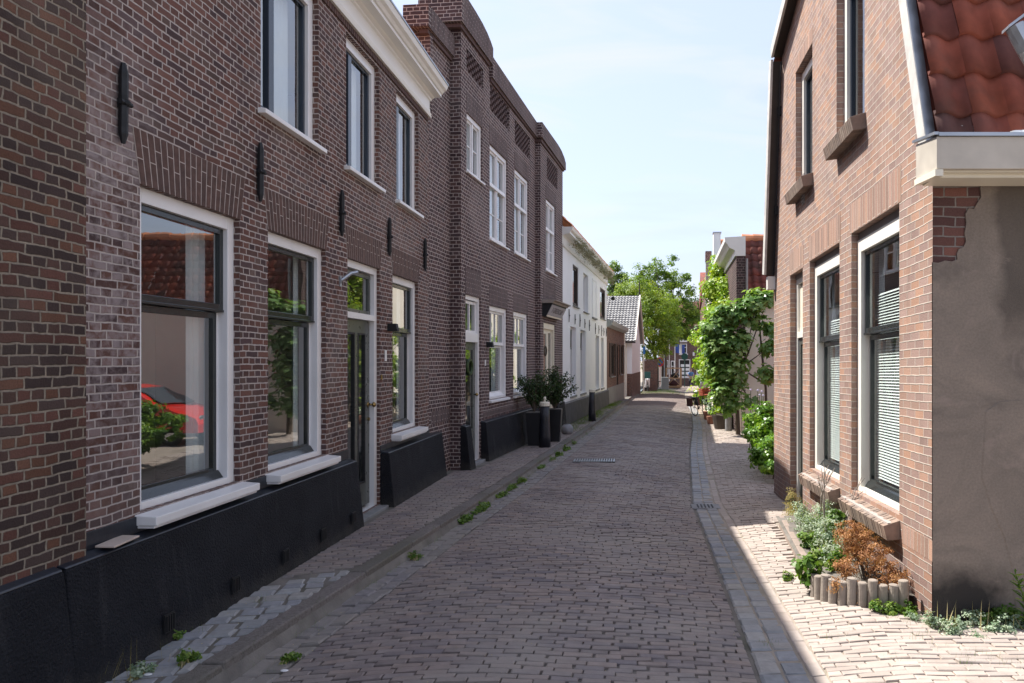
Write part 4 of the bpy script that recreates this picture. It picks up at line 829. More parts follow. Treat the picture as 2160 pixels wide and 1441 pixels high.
m=Rr.mb(); Rr.frame_mb(m,rd[0]+.07,rd[1]-.07,-.08,2.28,.09,-.11,-.15); m.box(-.15,-.125,rd[0]+.16,rd[1]-.16,.01,2.19); m.build('door_leaf','grey',dr,bevel=.004)
m=Rr.mb(); m.sphere((-.07,rd[0]+.13,.95),.025,8); m.box(-.11,-.10,rd[0]+.11,rd[0]+.15,.85,1.05); m.build('handle','steel',dr)
Rr.wbox('door_step','stone',-.15,.12,rd[0]+.01,rd[1]-.01,-.3,-.102)
m=Rr.mb(); m.box(0,.015,3.95,4.06,3.95,4.33); 
for k in range(8): m.box(.014,.03,3.965,4.045,3.97+k*.045,3.99+k*.045)
m.build('vent','strip',Rr.o,org=(0,4,3.95))
# roof of the corner house
m=Rr.mb(); pantiles(m,(-.02,-.04,3.33),(-1,0,0),(0,.32,1),6,3.25,.262,.345,.042,.04,10); m.build('roof','tile',Rr.o,smooth=True)
m=Rr.mb(); m.quad((.1,.98,6.4),(-6,.98,6.4),(-6,3.2,7.1),(.1,3.2,7.1)); m.quad((.1,5.5,6.4),(-6,5.5,6.4),(-6,3.2,7.1),(.1,3.2,7.1)); m.quad((0,.03,3.3),(-6,.03,3.3),(-6,1.06,6.42),(0,1.06,6.42)); m.quad((.1,6.05,3.2),(-6,6.05,3.2),(-6,5.48,6.42),(.1,5.48,6.42)); m.build('roof_deck','tile',Rr.o)
def board(m,p,q,wd,u0,u1):
    d=Vector((0,q[0]-p[0],q[1]-p[1])).normalized(); n=Vector((0,-d.z,d.y))*wd
    a,b=Vector((0,*p)),Vector((0,*q)); P4=[]
    for X_ in (a,b):
        pass
    f=lambda V_,u:(u,V_.y,V_.z)
    m.hexa([f(a,u0),f(a,u1),f(a+n,u1),f(a+n,u0),f(b,u0),f(b,u1),f(b+n,u1),f(b+n,u0)])
m=Rr.mb(); board(m,(.14,3.37),(1.10,6.38),.13,-.03,.035); m.build('verge_board','wpaint',Rr.o,bevel=.004)
m=Rr.mb(); board(m,(.035,3.40),(.99,6.42),.03,-.04,.03); m.build('verge_edge','zinc',Rr.o)
m=Rr.mb(); board(m,(5.86,3.3),(5.30,6.34),-.16,.14,.175); board(m,(5.30,6.36),(3.2,7.05),-.16,.14,.175); m.build('verge_board','wpaint',Rr.o,bevel=.004)
m=Rr.mb(); board(m,(5.93,3.3),(5.37,6.34),-.05,.002,.139); board(m,(5.37,6.40),(3.2,7.12),-.05,.002,.139); m.build('verge_soffit','darkwood',Rr.o)
Rr.wbox('bracket','cream2',.0,.12,5.86,5.98,3.08,3.28,bevel=.006)
m=Rr.mb(); m.tube([(.03,5.83,3.3),(.03,5.28,6.3)],.012,6)
for z in (4.2,5.6): m.box(0,.045,5.93-(z-3.2)*.185-.09,5.93-(z-3.2)*.185-.02,z-.02,z+.10)
m.build('cable','iron',Rr.o)
# box gutter
m=Rr.mb(); m.box(-6,.09,-.34,-.302,3.18,3.40); m.hexa([(.085,-.34,3.18),(.11,-.34,3.18),(.11,.03,3.18),(.085,.03,3.18),(.085,-.34,3.40),(.11,-.34,3.40),(.11,.03,3.46),(.085,.03,3.46)]); g=m.build('gutter','gutp',Rr.o,bevel=.004)
m=Rr.mb(); m.box(-6,.08,-.30,-.001,3.17,3.195); m.box(-6,.08,-.25,-.02,3.145,3.169); m.hexa([(.07,-.35,3.13),(.125,-.35,3.13),(.125,.02,3.16),(.07,.02,3.16),(.07,-.35,3.175),(.125,-.35,3.175),(.125,.02,3.20),(.07,.02,3.20)]); m.build('soffit','cream',g)
m=Rr.mb(); m.box(-6,.10,-.355,-.33,3.401,3.425); m.hexa([(.10,-.35,3.41),(.13,-.35,3.41),(.13,.05,3.475),(.10,.05,3.475),(.10,-.35,3.43),(.13,-.35,3.43),(.13,.05,3.495),(.10,.05,3.495)]); m.box(-.12,.1,-.33,-.05,3.415,3.425); m.build('zinc_edge','zinc',g)
m=Rr.mb(); 
pts=[]; rr=random.Random(3)
for i in range(5):
    for j in range(10):
        th=math.pi/2*i/5; a_=2*math.pi*j/10; q=.085*(1+rr.uniform(-.2,.2)); pts.append((2.72+q*1.4*math.cos(a_)*math.cos(th),5.14+q*math.sin(a_)*math.cos(th),3.43+q*.75*math.sin(th)))
mbx=MB(); mbx.add(pts,[(i*10+j,i*10+(j+1)%10,(i+1)*10+(j+1)%10,(i+1)*10+j) for i in range(4) for j in range(10)]+[tuple(range(40,50))]); tag(mbx.build('plastic_bag','bag'),'crumpled clear plastic bag lying in the gutter of the corner house','bag')
m=Rr.mb(); m.tube([(-.42,-.33,4.15),(-.50,-.33,4.0),(-.62,-.25,3.9)],.06,10); m.hexa([(-.36,-.38,4.12),(-.36,-.28,4.12),(-.56,-.28,4.27),(-.56,-.38,4.27),(-.36,-.38,4.14),(-.36,-.28,4.14),(-.56,-.28,4.29),(-.56,-.38,4.29)]); m.build('dormer_downpipe','zinc',Rr.o)
# ------------------------------------------------------------ second right house (white rendered end wall)
H2=House('rendered_house','house with cream rendered end wall, dark brick pillar and red pantiles behind the fig tree','house',(3.0,21.3,0),-math.atan(.05),-1)
m=H2.mb(); m.box(-6,-.001,0,.2,-.5,3.45); m.box(-6,-5.8,.2,6,-.5,3.4); m.box(-6,0,5.8,6,-.5,3.6); m.build('side_wall','offwhite',H2.o)
m=H2.mb(); m.wall(.2,6,-.5,4.88,[(1.2,2.2,.8,2.7),(3.4,4.4,.8,2.7)]); m.box(-.26,-.0,-.012,.2,2.4,4.88); m.build('facade_wall','bN2',H2.o)
for v in (1.2,3.4): H2.window(v,v+1,.8,2.7,mid=2.0,glass='glassR')
m=H2.mb(); m.prism([(-.26,4.88),(.04,4.88),(.04,5.02),(.06,5.05),(.20,5.12),(.26,5.22),(.33,5.30),(.34,5.42),(-.26,5.45)],'y',-.03,5.9); m.build('cornice','cream2',H2.o)
m=H2.mb(); pantiles(m,(-.27,-.12,3.42),(-1,0,0),(0,.6,1.),5.8,2.45,.24,.27,.03,.035,8); m.build('roof','tile',H2.o,smooth=True)
m=H2.mb(); ridge_tiles(m,(-.27,1.15,5.58),(-6,1.15,5.58),.12); m.build('ridge','tileO',H2.o)
m=H2.mb(); m.quad((-.2,1.2,5.5),(-6,1.2,5.5),(-6,5.9,5.45),(-.2,5.9,5.45)); m.build('flat_roof','slate',H2.o)
m=H2.mb(); m.tube([(-.30,-.03,4.8),(-.30,-.03,3.4)],.035,8); m.build('drainpipe','strip',H2.o)
H3=House('pantiled_house','narrow house with tall white parapet edge and pantiled roof rising behind the dark brick pillar','house',(3.05,27.6,0),-math.atan(.05),-1)
m=H3.mb(); m.box(-7,0,.0,5.5,-.5,5.0); m.build('wall','offwhite',H3.o); H3.wbox('parapet','render',-.24,.02,-.05,.3,4.9,6.62)
m=H3.mb(); pantiles(m,(-.25,0,5.0),(-1,0,0),(0,1,.95),7,2.1,.25,.30,.03,.03,6); m.build('roof','tileO2',H3.o,smooth=True)
m=H3.mb(); m.quad((-.25,1.55,6.4),(-7,1.55,6.4),(-7,5,5),(-.25,5,5)); ridge_tiles(m,(-.25,1.5,6.5),(-7,1.5,6.5),.13); m.build('ridge','tileO',H3.o)
H3.wbox('parapet_cap','zinc',-.27,.05,-.07,.35,6.621,6.66)
H4=House('narrow_brick_house','narrow grey brick house with a dark capped chimney edge rising above the vine','house',(3.38,33.8,0),-math.atan(.06),-1)
H4.wbox('wall','bS',-6,0,.0,6,-.6,5.6); H4.wbox('chimney','lgrey',-.22,.02,-.02,.5,4.0,6.4); H4.wbox('chimney_cap','bN',-.24,.04,-.05,.55,6.401,6.85)
m=H4.mb(); m.prism([(0,5.6),(6,5.6),(3,6.3)],'x',-6,-.3); m.build('roof','tile',H4.o)
H5=House('far_brick_house','reddish brick house far down the right side, just left of the chimney','house',(3.98,41.5,0),-math.atan(.08),-1)
H5.wbox('wall','bS',-6,0,.0,14,-.8,5.6); m=H5.mb(); m.prism([(0,5.6),(14,5.6),(7,7.6)],'x',-6,.1); m.build('roof','tile',H5.o)
# ------------------------------------------------------------ far end
FB=House('far_shop_building','dark brick building with white window frames and shop front closing the end of the street','shop building',(0,78,0))
fx_=lambda px:(px-1335)/1550*78; fz=lambda py:1.9+(757-py)/1550*78
m=MB(); X0_,X1_=fx_(1395),fx_(1560)
def hole(px0,px1,py0,py1): return (fx_(px0),fx_(px1),fz(py1),fz(py0))
hs=[hole(1434,1449,725,746),hole(1432,1456,758,795),hole(1469,1482,758,790),hole(1415,1423,761,790),hole(1404,1410,760,790)]
xs=sorted({X0_,X1_,*[h[0] for h in hs],*[h[1] for h in hs]}); zs=sorted({-1.2,5.4,*[h[2] for h in hs],*[h[3] for h in hs]})
for a,b in zip(xs,xs[1:]):
    for c,d in zip(zs,zs[1:]):
        if not any(h[0]<(a+b)/2<h[1] and h[2]<(c+d)/2<h[3] for h in hs): m.quad((a,0,c),(b,0,c),(b,0,d),(a,0,d))
m.box(X0_,X1_,.3,8,-1.2,5.3); m.build('wall','bF',FB.o)
for i,h in enumerate(hs):
    m=MB(); a,b,c,d=h; t=.09; m.box(a,a+t,-.04,.08,c,d); m.box(b-t,b,-.04,.08,c,d); m.box(a+t,b-t,-.04,.08,c,c+t); m.box(a+t,b-t,-.04,.08,d-t,d)
    if i!=1: m.box(a+t,b-t,-.02,.06,(c+d)/2+.1,(c+d)/2+.17)
    if i in(0,1,2): m.box(a-.1,b+.1,-.12,.0,c-.14,c-.001)
    w_=m.build('window','white',FB.o)
    m=MB(); m.quad((a+t,.04,c+t),(b-t,.04,c+t),(b-t,.04,d-t),(a+t,.04,d-t)); m.build('pane','dark',w_)
    if i==1:
        for k in range(3):
            for j in range(2):
                m=MB(); p0=a+.2+j*.52; q0=c+.25+k*.40; m.box(p0,p0+.40,-.0,.03,q0,q0+.28); m.build('poster','blind',w_)
m=MB(); m.box(fx_(1434),fx_(1449),-.3,0,fz(722),fz(716)); m.build('window_hood','white',FB.o)
m=MB(); m.prism([(-.3,5.4),(4,8.3),(8.3,5.4)],'x',X0_-.3,X1_+.3); m.build('roof','tile',FB.o)
m=MB(); m.box(fx_(1461),fx_(1465),-.15,0,fz(751),fz(743)); m.build('name_board','white',FB.o)
m=MB(); m.tube([(fx_(1462),-.05,fz(757)),(fx_(1462),-.4,fz(756)),(fx_(1462),-.4,fz(762))],[.04,.1,.12],8); m.build('wall_lantern','iron',FB.o)
t=thing('flagpole','thin white flagpole with a drooping blue and white flag before the far shop','flagpole',(fx_(1424)*.96,75,-.9))
m=MB(); m.tube([(0,0,0),(0,0,5.5)],.035,8); m.build('pole','white',t)
m=MB(); pts=[(x,.12*math.sin(x*6+z*3),z0-.1*x) for z,z0 in ((0,4.3),(1,3.4)) for x in [i*.14 for i in range(8)]]; m.add(pts,[(i,i+1,9+i,8+i) for i in range(7)],0); m.f; m.m=[0,0,0,1,1,0,0]; m.build('flag',['flag','white'],t)
# garden wall and left end
tag(MB().box(.75,1.9,57,57.25,-.6,1.75).box(.72,1.93,56.97,57.28,1.76,1.86).build('garden_wall','bS'),'brick garden wall with pale coping behind the parked scooter','wall')
FL=House('far_left_house','plain brick house beyond the trees on the left side','house',(-6,62,0)); FL.wbox('wall','bS',-8,4.5,0,14,-1,5)
m=FL.mb(); m.prism([(-.3,5),(14.3,5),(7,8.0)],'x',-8.2,4.7); m.build('roof','tile',FL.o)
# ------------------------------------------------------------ foliage
SH={'d':[(-.5,0),(0,.32),(.5,0),(0,-.32)],
 'h':[(-.5,0),(-.2,.36),(.2,.34),(.5,0),(.2,-.34),(-.2,-.36)],
 'lobe':[(-.42,0),(-.45,.34),(-.12,.26),(.02,.5),(.16,.2),(.55,0),(.16,-.2),(.02,-.5),(-.12,-.26),(-.45,-.34)],
 'nar':[(-.5,0),(0,.13),(.5,0),(0,-.13)],'blade':[(-.5,-.022),(-.5,.022),(.5,0)]}
class Leaves:
    def __init__(s): s.V=[];s.F=[];s.R=[]
    def put(s,P_,Nr,size,shape='d',rnd=None,seed=0,roll=None,bend=.18):
        """P_: n x 3 centres, Nr: n x 3 normals"""
        rg=np.random.default_rng(seed); n=len(P_); Nr=Nr/np.linalg.norm(Nr,axis=1,keepdims=True)
        t=rg.normal(size=(n,3)) if roll is None else roll+rg.normal(size=(n,3))*.35
        t-=Nr*(t*Nr).sum(1,keepdims=True); t/=np.linalg.norm(t,axis=1,keepdims=True)+1e-9; b=np.cross(Nr,t)
        sh=np.array(SH[shape]); k=len(sh); sz=(size*rg.uniform(.6,1.25,n))[:,None,None]
        bz=-bend*(sh[:,0]**2+sh[:,1]**2)*2
        v=P_[:,None,:]+sz*(t[:,None,:]*sh[None,:,0:1]+b[:,None,:]*sh[None,:,1:2]+Nr[:,None,:]*bz[None,:,None])
        o=sum(len(x) for x in s.V); s.V.append(v.reshape(-1,3)); s.F.append((np.arange(n*k).reshape(n,k)+o))
        s.R.append(rg.random(n) if rnd is None else np.clip(rnd+rg.normal(size=n)*.12,0,1))
    def build(s,name,mat,parent=None,org=None):
        V=np.concatenate(s.V); me=bpy.data.meshes.new(name); fl=[f for F_ in s.F for f in F_.tolist()]
        org=np.array(org if org is not None else (V[:,0].mean(),V[:,1].mean(),V[:,2].min()))
        me.from_pydata((V-org).tolist(),[],fl); me.materials.append(MT[mat])
        a=me.attributes.new('rnd','FLOAT','FACE'); a.data.foreach_set('value',np.concatenate(s.R)); me.update()
        o=bpy.data.objects.new(name,me); COL.objects.link(o)
        if parent: o.parent=parent; o.location=Vector(org)-parent.location
        else: o.location=org
        return o
def crown(blobs,nclump,nleaf,size,cr=.28,shape='d',seed=1,up=.6,Lv=None,hollow=.55):
    """blobs: (x,y,z,r[,rz]); leaves in clumps spread through the blobs"""
    rg=np.random.default_rng(seed); Lv=Lv or Leaves(); B=np.array([(b[0],b[1],b[2],b[3],b[4] if len(b)>4 else b[3]) for b in blobs])
    pr=B[:,3]**2; pr=pr/pr.sum(); bi=rg.choice(len(B),nclump,p=pr); d=rg.normal(size=(nclump,3)); d/=np.linalg.norm(d,axis=1,keepdims=True)
    rad=rg.uniform(hollow,1.,nclump)[:,None]; sc_=np.stack([B[bi,3],B[bi,3],B[bi,4]],1)
    C_=B[bi,:3]+d*rad*sc_; crs=cr*rg.uniform(.5,1.3,nclump); tone=rg.random(nclump)*.75
    per=nleaf//nclump; ci=np.repeat(np.arange(nclump),per); off=rg.normal(size=(len(ci),3)); off/=np.linalg.norm(off,axis=1,keepdims=True)
    P_=C_[ci]+off*(rg.random(len(ci))**.45*crs[ci])[:,None]*np.array([1,1,.7])
    Nr=off*.5+d[ci]*.7+np.array([0,0,up])+rg.normal(size=(len(ci),3))*.45
    Lv.put(P_,Nr,np.full(len(ci),size),shape,tone[ci]+.12,seed); Lv.C=C_; return Lv
def pxb(px,py,rp,Y,dy=0): k=Y/1550; return ((px-1335)*k,Y+dy,EYE+(757-py)*k,rp*k)
def tree(name,label,blobs,trunk,rad,mat,ncl,nl,size,cr,seed,group=None,limbs=9,cat='tree',shape='d'):
    x,y,zb=trunk; t=wthing(name,label,cat,(x,y,zb),group)
    Lv=crown(blobs,ncl,nl,size,cr,shape,seed); Lv.build('crown',mat,t)
    m=MB(); top=max(b[2] for b in blobs); cz=np.mean([b[2] for b in blobs]); cx=np.mean([b[0] for b in blobs]); cy=np.mean([b[1] for b in blobs]); rr=random.Random(seed)
    fk=zb+(cz-zb)*.55; m.tube([(x,y,zb),(x+.05,y,zb+(fk-zb)*.5),(x+(cx-x)*.2,y+(cy-y)*.2,fk),(cx,cy,(cz+top)/2)],[rad*1.3,rad,rad*.8,rad*.25],8)
    for k in range(limbs):
        c=Lv.C[rr.randrange(len(Lv.C))]; s0=(x+(cx-x)*.2,y+(cy-y)*.2,fk-rr.random()*.2); md=[(s0[i]*.5+c[i]*.5) for i in range(3)]; md[2]-=.1*abs(c[0]-x)
        m.tube([s0,md,tuple(c)],[rad*.45,rad*.25,rad*.07],6)
    m.build('trunk','bark',t)
    return t
PO_=PO
GZ=lambda x,y:G(x,y)
bA=[pxb(*q) for q in [(1310,640,34,60,1),(1345,622,40,60,0),(1378,652,42,60,-1),(1352,680,42,59,-1),(1392,692,36,59,0),(1408,645,32,61,1),(1402,722,28,59,0),(1376,742,26,59,0),(1330,602,26,60,1),(1422,700,20,60,1),(1365,770,10,59),(1300,665,26,60)]]
tree('leafy_tree','bright yellow green tree behind the white gabled house, nearest of the street trees',bA,(1.9,60,-.45),.16,'lfT',520,30000,.16,.6,11,'street trees at the far end')
bB=[pxb(*q) for q in [(1395,640,34,69),(1452,665,26,69),(1370,600,26,68),(1385,568,24,68),(1412,560,22,68),(1398,600,34,69),(1440,612,30,68),(1460,645,24,68),(1432,660,36,69),(1468,672,16,68),(1355,572,20,69),(1445,700,26,68),(1420,590,20,67),(1448,585,12,68)]]
tree('leafy_tree','tall darker green tree right of the bright tree, with open twiggy top',bB,(2.9,68,-.7),.2,'lfD',330,19000,.19,.55,12,'street trees at the far end',12)
bC=[pxb(*q) for q in [(1298,562,14,66),(1292,590,20,66),(1314,588,14,66),(1300,615,22,66)]]
tree('leafy_tree','small pale green tree top peeping left above the gabled roof',bC,(-1.6,66,-.7),.14,'lfD',90,5200,.18,.5,13,'street trees at the far end',5)
# vine on the right houses
bV=[pxb(q[0],q[1],q[2]*1.25,q[3]) for q in [(1520,720,20,23),(1505,800,18,25),(1500,760,20,25),(1545,600,22,24.5),(1550,640,16,24),(1532,575,24,26),(1518,612,28,26),(1545,625,24,24.5),(1505,650,18,27),(1528,655,24,25),(1502,690,22,27),(1497,730,20,28),(1488,765,18,29),(1484,800,11,30),(1474,835,10,31),(1492,840,14,30),(1512,560,12,27),(1520,690,20,26),(1478,712,12,30),(1508,770,16,27),(1500,600,8,27)]]
Lv=crown(bV,420,21000,.105,.32,'h',21,.5)
t=wthing('climbing_vine','bright yellow green climbing vine covering the right hand house fronts','vine',(3.1,26.5,-.25)); Lv.build('foliage','lfV',t)
m=MB(); rr=random.Random(5)
for k in range(14):
    c=Lv.C[rr.randrange(len(Lv.C))]; m.tube([(3.1+rr.uniform(-.1,.1),25+rr.uniform(-1,3),-.25),(3.15,(25+c[1])/2,c[2]*.5),tuple(c)],[.03,.02,.008],5)
m.build('stems','bark',t)
bF=[pxb(*q) for q in [(1535,672,22,20.3),(1515,692,22,20.3),(1560,655,16,20.1),(1595,640,19,20),(1618,632,14,20),(1520,738,26,20.3),(1548,722,24,20.2),(1502,712,16,20.6),(1588,672,11,20),(1618,690,12,20),(1540,785,24,20.2),(1528,825,20,20.2),(1553,765,14,20.1),(1622,735,10,19.8),(1622,785,12,19.8),(1560,842,13,20),(1545,850,14,20.2),(1580,845,8,20),(1600,620,10,20.),(1512,775,16,20.4)]]
Lv=crown([(b[0],b[1],b[2],b[3]*1.22) for b in bF],260,5200,.19,.32,'lobe',22,1.1,hollow=.4)
t=wthing('fig_tree','large leaved dark fig tree spreading before the cream rendered wall','tree',(2.95,20.6,-.25)); Lv.build('crown','lfF',t)
m=MB(); rr=random.Random(9); m.tube([(2.95,20.6,-.25),(2.9,20.5,.6),(2.75,20.4,1.6),(2.6,20.3,2.8)],[.07,.06,.05,.02],8)
for k in range(22):
    c=Lv.C[rr.randrange(len(Lv.C))]; z=rr.uniform(.5,1.8); md=((2.8+c[0])/2,(20.4+c[1])/2,(z+c[2])/2-.12); m.tube([(2.85,20.45,z),md,tuple(c)],[.03,.02,.007],6)
m.tube([(3.75,20.6,-.2),(3.7,20.5,1.1),(3.55,20.3,2.2),(3.45,20.2,3.2)],[.05,.04,.03,.01],6); m.tube([(3.7,20.5,1.2),(3.2,20.3,1.5),(2.85,20.2,1.3)],[.03,.02,.01],6)
m.build('trunk','bark',t)
bH=[pxb(*q) for q in [(1612,872,22,14),(1592,885,20,14.5),(1625,905,30,13.6),(1600,915,26,13.8),(1582,915,16,14.4),(1628,950,26,12.8),(1608,962,22,12.6),(1625,985,16,12.2),(1650,880,30,14.2),(1650,940,30,13.2),(1670,900,30,14),(1690,900,30,15),(1730,905,34,15),(1770,910,36,14.6),(1810,915,36,14.4),(1850,920,36,14.2),(1600,940,16,13.4)]]
bH=[(a,b,max(c,GZ(a,b)+.12),d) for a,b,c,d in bH]
Lv=crown(bH,420,22000,.062,.13,'h',23,.45,hollow=.6); inner=[(b[0],b[1],b[2],b[3]*.8) for b in bH]; crown(inner,160,5000,.07,.12,'h',24,.2,Lv,hollow=.3)
t=wthing('ivy_hedge','dense glossy green ivy hedge beyond the corner house','hedge',(2.5,13.4,-.2)); Lv.build('foliage','lfH',t)
m=MB()
for k in range(16): m.tube([(2.4+.05*k,12.6+.12*k,-.25),(2.45+.05*k,12.6+.12*k,.5)],.012,5)
m.build('stems','bark',t)
# agapanthus stems by the hedge
t=wthing('flowering_plant','tall thin stems with pale purple flower heads above the hedge','plant',(2.95,17,-.2)); m=MB(); rr=random.Random(2)
for k in range(5):
    f=MB()
    x,y=2.7+rr.uniform(0,.35),17+rr.uniform(-.3,.3); h=rr.uniform(1.0,1.2); m.tube([(x,y,-.2),(x+.03,y,h)],.007,5); f.sphere((x+.03,y,h+.03),.028,4); f.build('flower','purple',t)
m.build('stem','lfO',t)
# potted olive like shrubs
def shrub(label,x,y,zb,n,h,spread,seed,nm='potted_shrub'):
    rr=random.Random(seed); t=wthing(nm,label,'shrub',(x,y,zb),'shrubs in the black planters'); m=MB(); P_=[];D=[]
    for k in range(n):
        a=rr.uniform(0,6.28); s_=rr.uniform(.1,1)*spread; hh=h*rr.uniform(.6,1.); tip=Vector((x+math.cos(a)*s_,y+math.sin(a)*s_*.7,zb+hh*(1-.25*s_/spread))); b0=Vector((x,y,zb)); md=b0.lerp(tip,.5)+Vector((-math.cos(a)*s_*.12,0,.1*hh))
        m.tube([b0,md,tip],[.012,.008,.003],5)
        for j in range(95):
            q=rr.uniform(.25,1.02); p=(b0*(1-q)**2+md*2*q*(1-q)+tip*q*q); P_.append(p+Vector((rr.gauss(0,.04),rr.gauss(0,.04),rr.gauss(0,.035)))); D.append((rr.gauss(0,1),rr.gauss(0,1),rr.gauss(.3,1)))
    m.build('stems','bark',t); L_=Leaves(); L_.put(np.array([tuple(p) for p in P_]),np.array(D),np.full(len(P_),.052),'nar' if 0 else 'd',None,seed); L_.build('foliage','lfO',t)
def planter(label,x,y,w,h,mat='slateblack'):
    zb=base(y,-9)+.0; t=wthing('planter',label,'planter',(x,y,zb),'tall square black planters'); a,b=w/2*.72,w/2
    m=MB(); m.hexa([(x-a,y-a,zb),(x+a,y-a,zb),(x+a,y+a,zb),(x-a,y+a,zb),(x-b,y-b,zb+h),(x+b,y-b,zb+h),(x+b,y+b,zb+h),(x-b,y+b,zb+h)]); m.build('pot',mat,t,bevel=.008)
    m=MB(); m.box(x-b+.02,x+b-.02,y-b+.02,y+b-.02,zb+h,zb+h+.012); m.build('soil','sand',t); return zb+h
MT['slateblack']=plain('black_planter',(.012,.012,.015),.35,.3,4)
z=planter('tall black tapered planter right behind the near bollard, by the shop sign door',-1.80,16.9,.34,.74); shrub('wide bushy olive green shrub in the right hand black planter',-1.80,16.9,z,34,1.0,.55,4)
z=planter('black tapered planter mostly hidden behind the near bollard, next to the wall',-2.16,16.1,.34,.72); shrub('upright shrub in the hidden left black planter against the brick wall',-2.16,16.1,z,30,.98,.5,5)
# bollards
def bollard(label,x,y,h,r,knob):
    zb=base(y,-9); t=wthing('bollard',label,'bollard',(x,y,zb-.02),'black wooden bollards with white caps on the left pavement')
    m=MB(); m.lathe((x,y,zb-.02),[(r*1.22,0),(r*1.16,h*.3),(r,h*.72),(r*.96,h)],16); m.build('post','pole',t,smooth=True)
    m=MB(); m.lathe((x,y,zb+h-.02),[(r*1.05,0),(r*1.05,.075),(r*.9,.085),(r*.2,.088)],16); m.build('cap','cream',t)
    if knob: m=MB(); m.lathe((x,y,zb+h+.065),[(.03,0),(.016,.03),(.016,.05),(.03,.075),(.026,.10),(.006,.115)],10); m.build('knob','cream',t,smooth=True)
bollard('nearest black bollard with white cap and round knob, beside the planters',-1.89,15.75,.90,.105,True)
bollard('farther slim black bollard with worn white cap, by the white house',-1.26,22.7,.92,.095,False)
mb=MB(); mb.sphere((-1.66,18.6,base(18.6,-9)+.11),.16,10,None,(1,1.2,.95)); tag(mb.build('stone_ball','stone',smooth=True),'grey rounded guard stone on the pavement edge behind the planters','stone')
# black post with grey foot at the fig
t=wthing('garden_post','round black post with pale grey foot under the fig tree','post',(2.84,21.8,-.23)); m=MB(); m.tube([(2.84,21.8,.18),(2.84,21.8,1.3)],.09,12); m.build('post','pole',t); m=MB(); m.tube([(2.84,21.8,-.23),(2.84,21.8,.18)],.105,12); m.build('foot','stone',t)
def pot(x,y,r,h,mat,label,seed,lm,n=500,hh=.35,kind='flower_pot',sz=.06):
    zb=G(x,y); t=wthing(kind,label,'plant pot',(x,y,zb),'plant pots along the vine'); m=MB(); m.lathe((x,y,zb),[(r*.75,0),(r,h),(r*.85,h),(r*.8,h-.04)],14); m.build('pot',mat,t)
    Lv=crown([(x,y,zb+h+hh*.5,r*1.25,hh*.6)],26,n,sz,.1,'h',seed,.6,hollow=.1); Lv.build('plant',lm,t)
MT['terra']=plain('terracotta',(.30,.13,.08),.85,.2,8); MT['tub']=plain('brown_tub',(.09,.07,.055),.8,.3,6)
pot(2.78,22.6,.36,.42,'tub','wide dark brown tub with yellow green plants behind the black post',31,'lfV',500,.25,'plant_tub')
pot(2.62,24.6,.16,.26,'terra','small terracotta pot beside the wide tub',32,'lfS',420,.5)
pot(2.72,26.6,.18,.3,'terra','dark red pot with grey leaves at the front wheel of the bicycle',33,'lfS',450,.55)
pot(2.95,25.6,.2,.28,'tub','brown pot with tall green plant between the bicycle and the tub',34,'lfV',600,.8)
t=wthing('wooden_trellis','narrow weathered wooden trellis post against the cream wall','trellis',(3.18,21.2,-.25)); m=MB(); 
for k in (0,.09): m.box(3.12+k,3.145+k,21.15,21.18,-.25,2.3)
for k in range(9): m.box(3.10,3.25,21.13,21.149,-.1+k*.27,-.07+k*.27)
m.build('slats','wood',t)
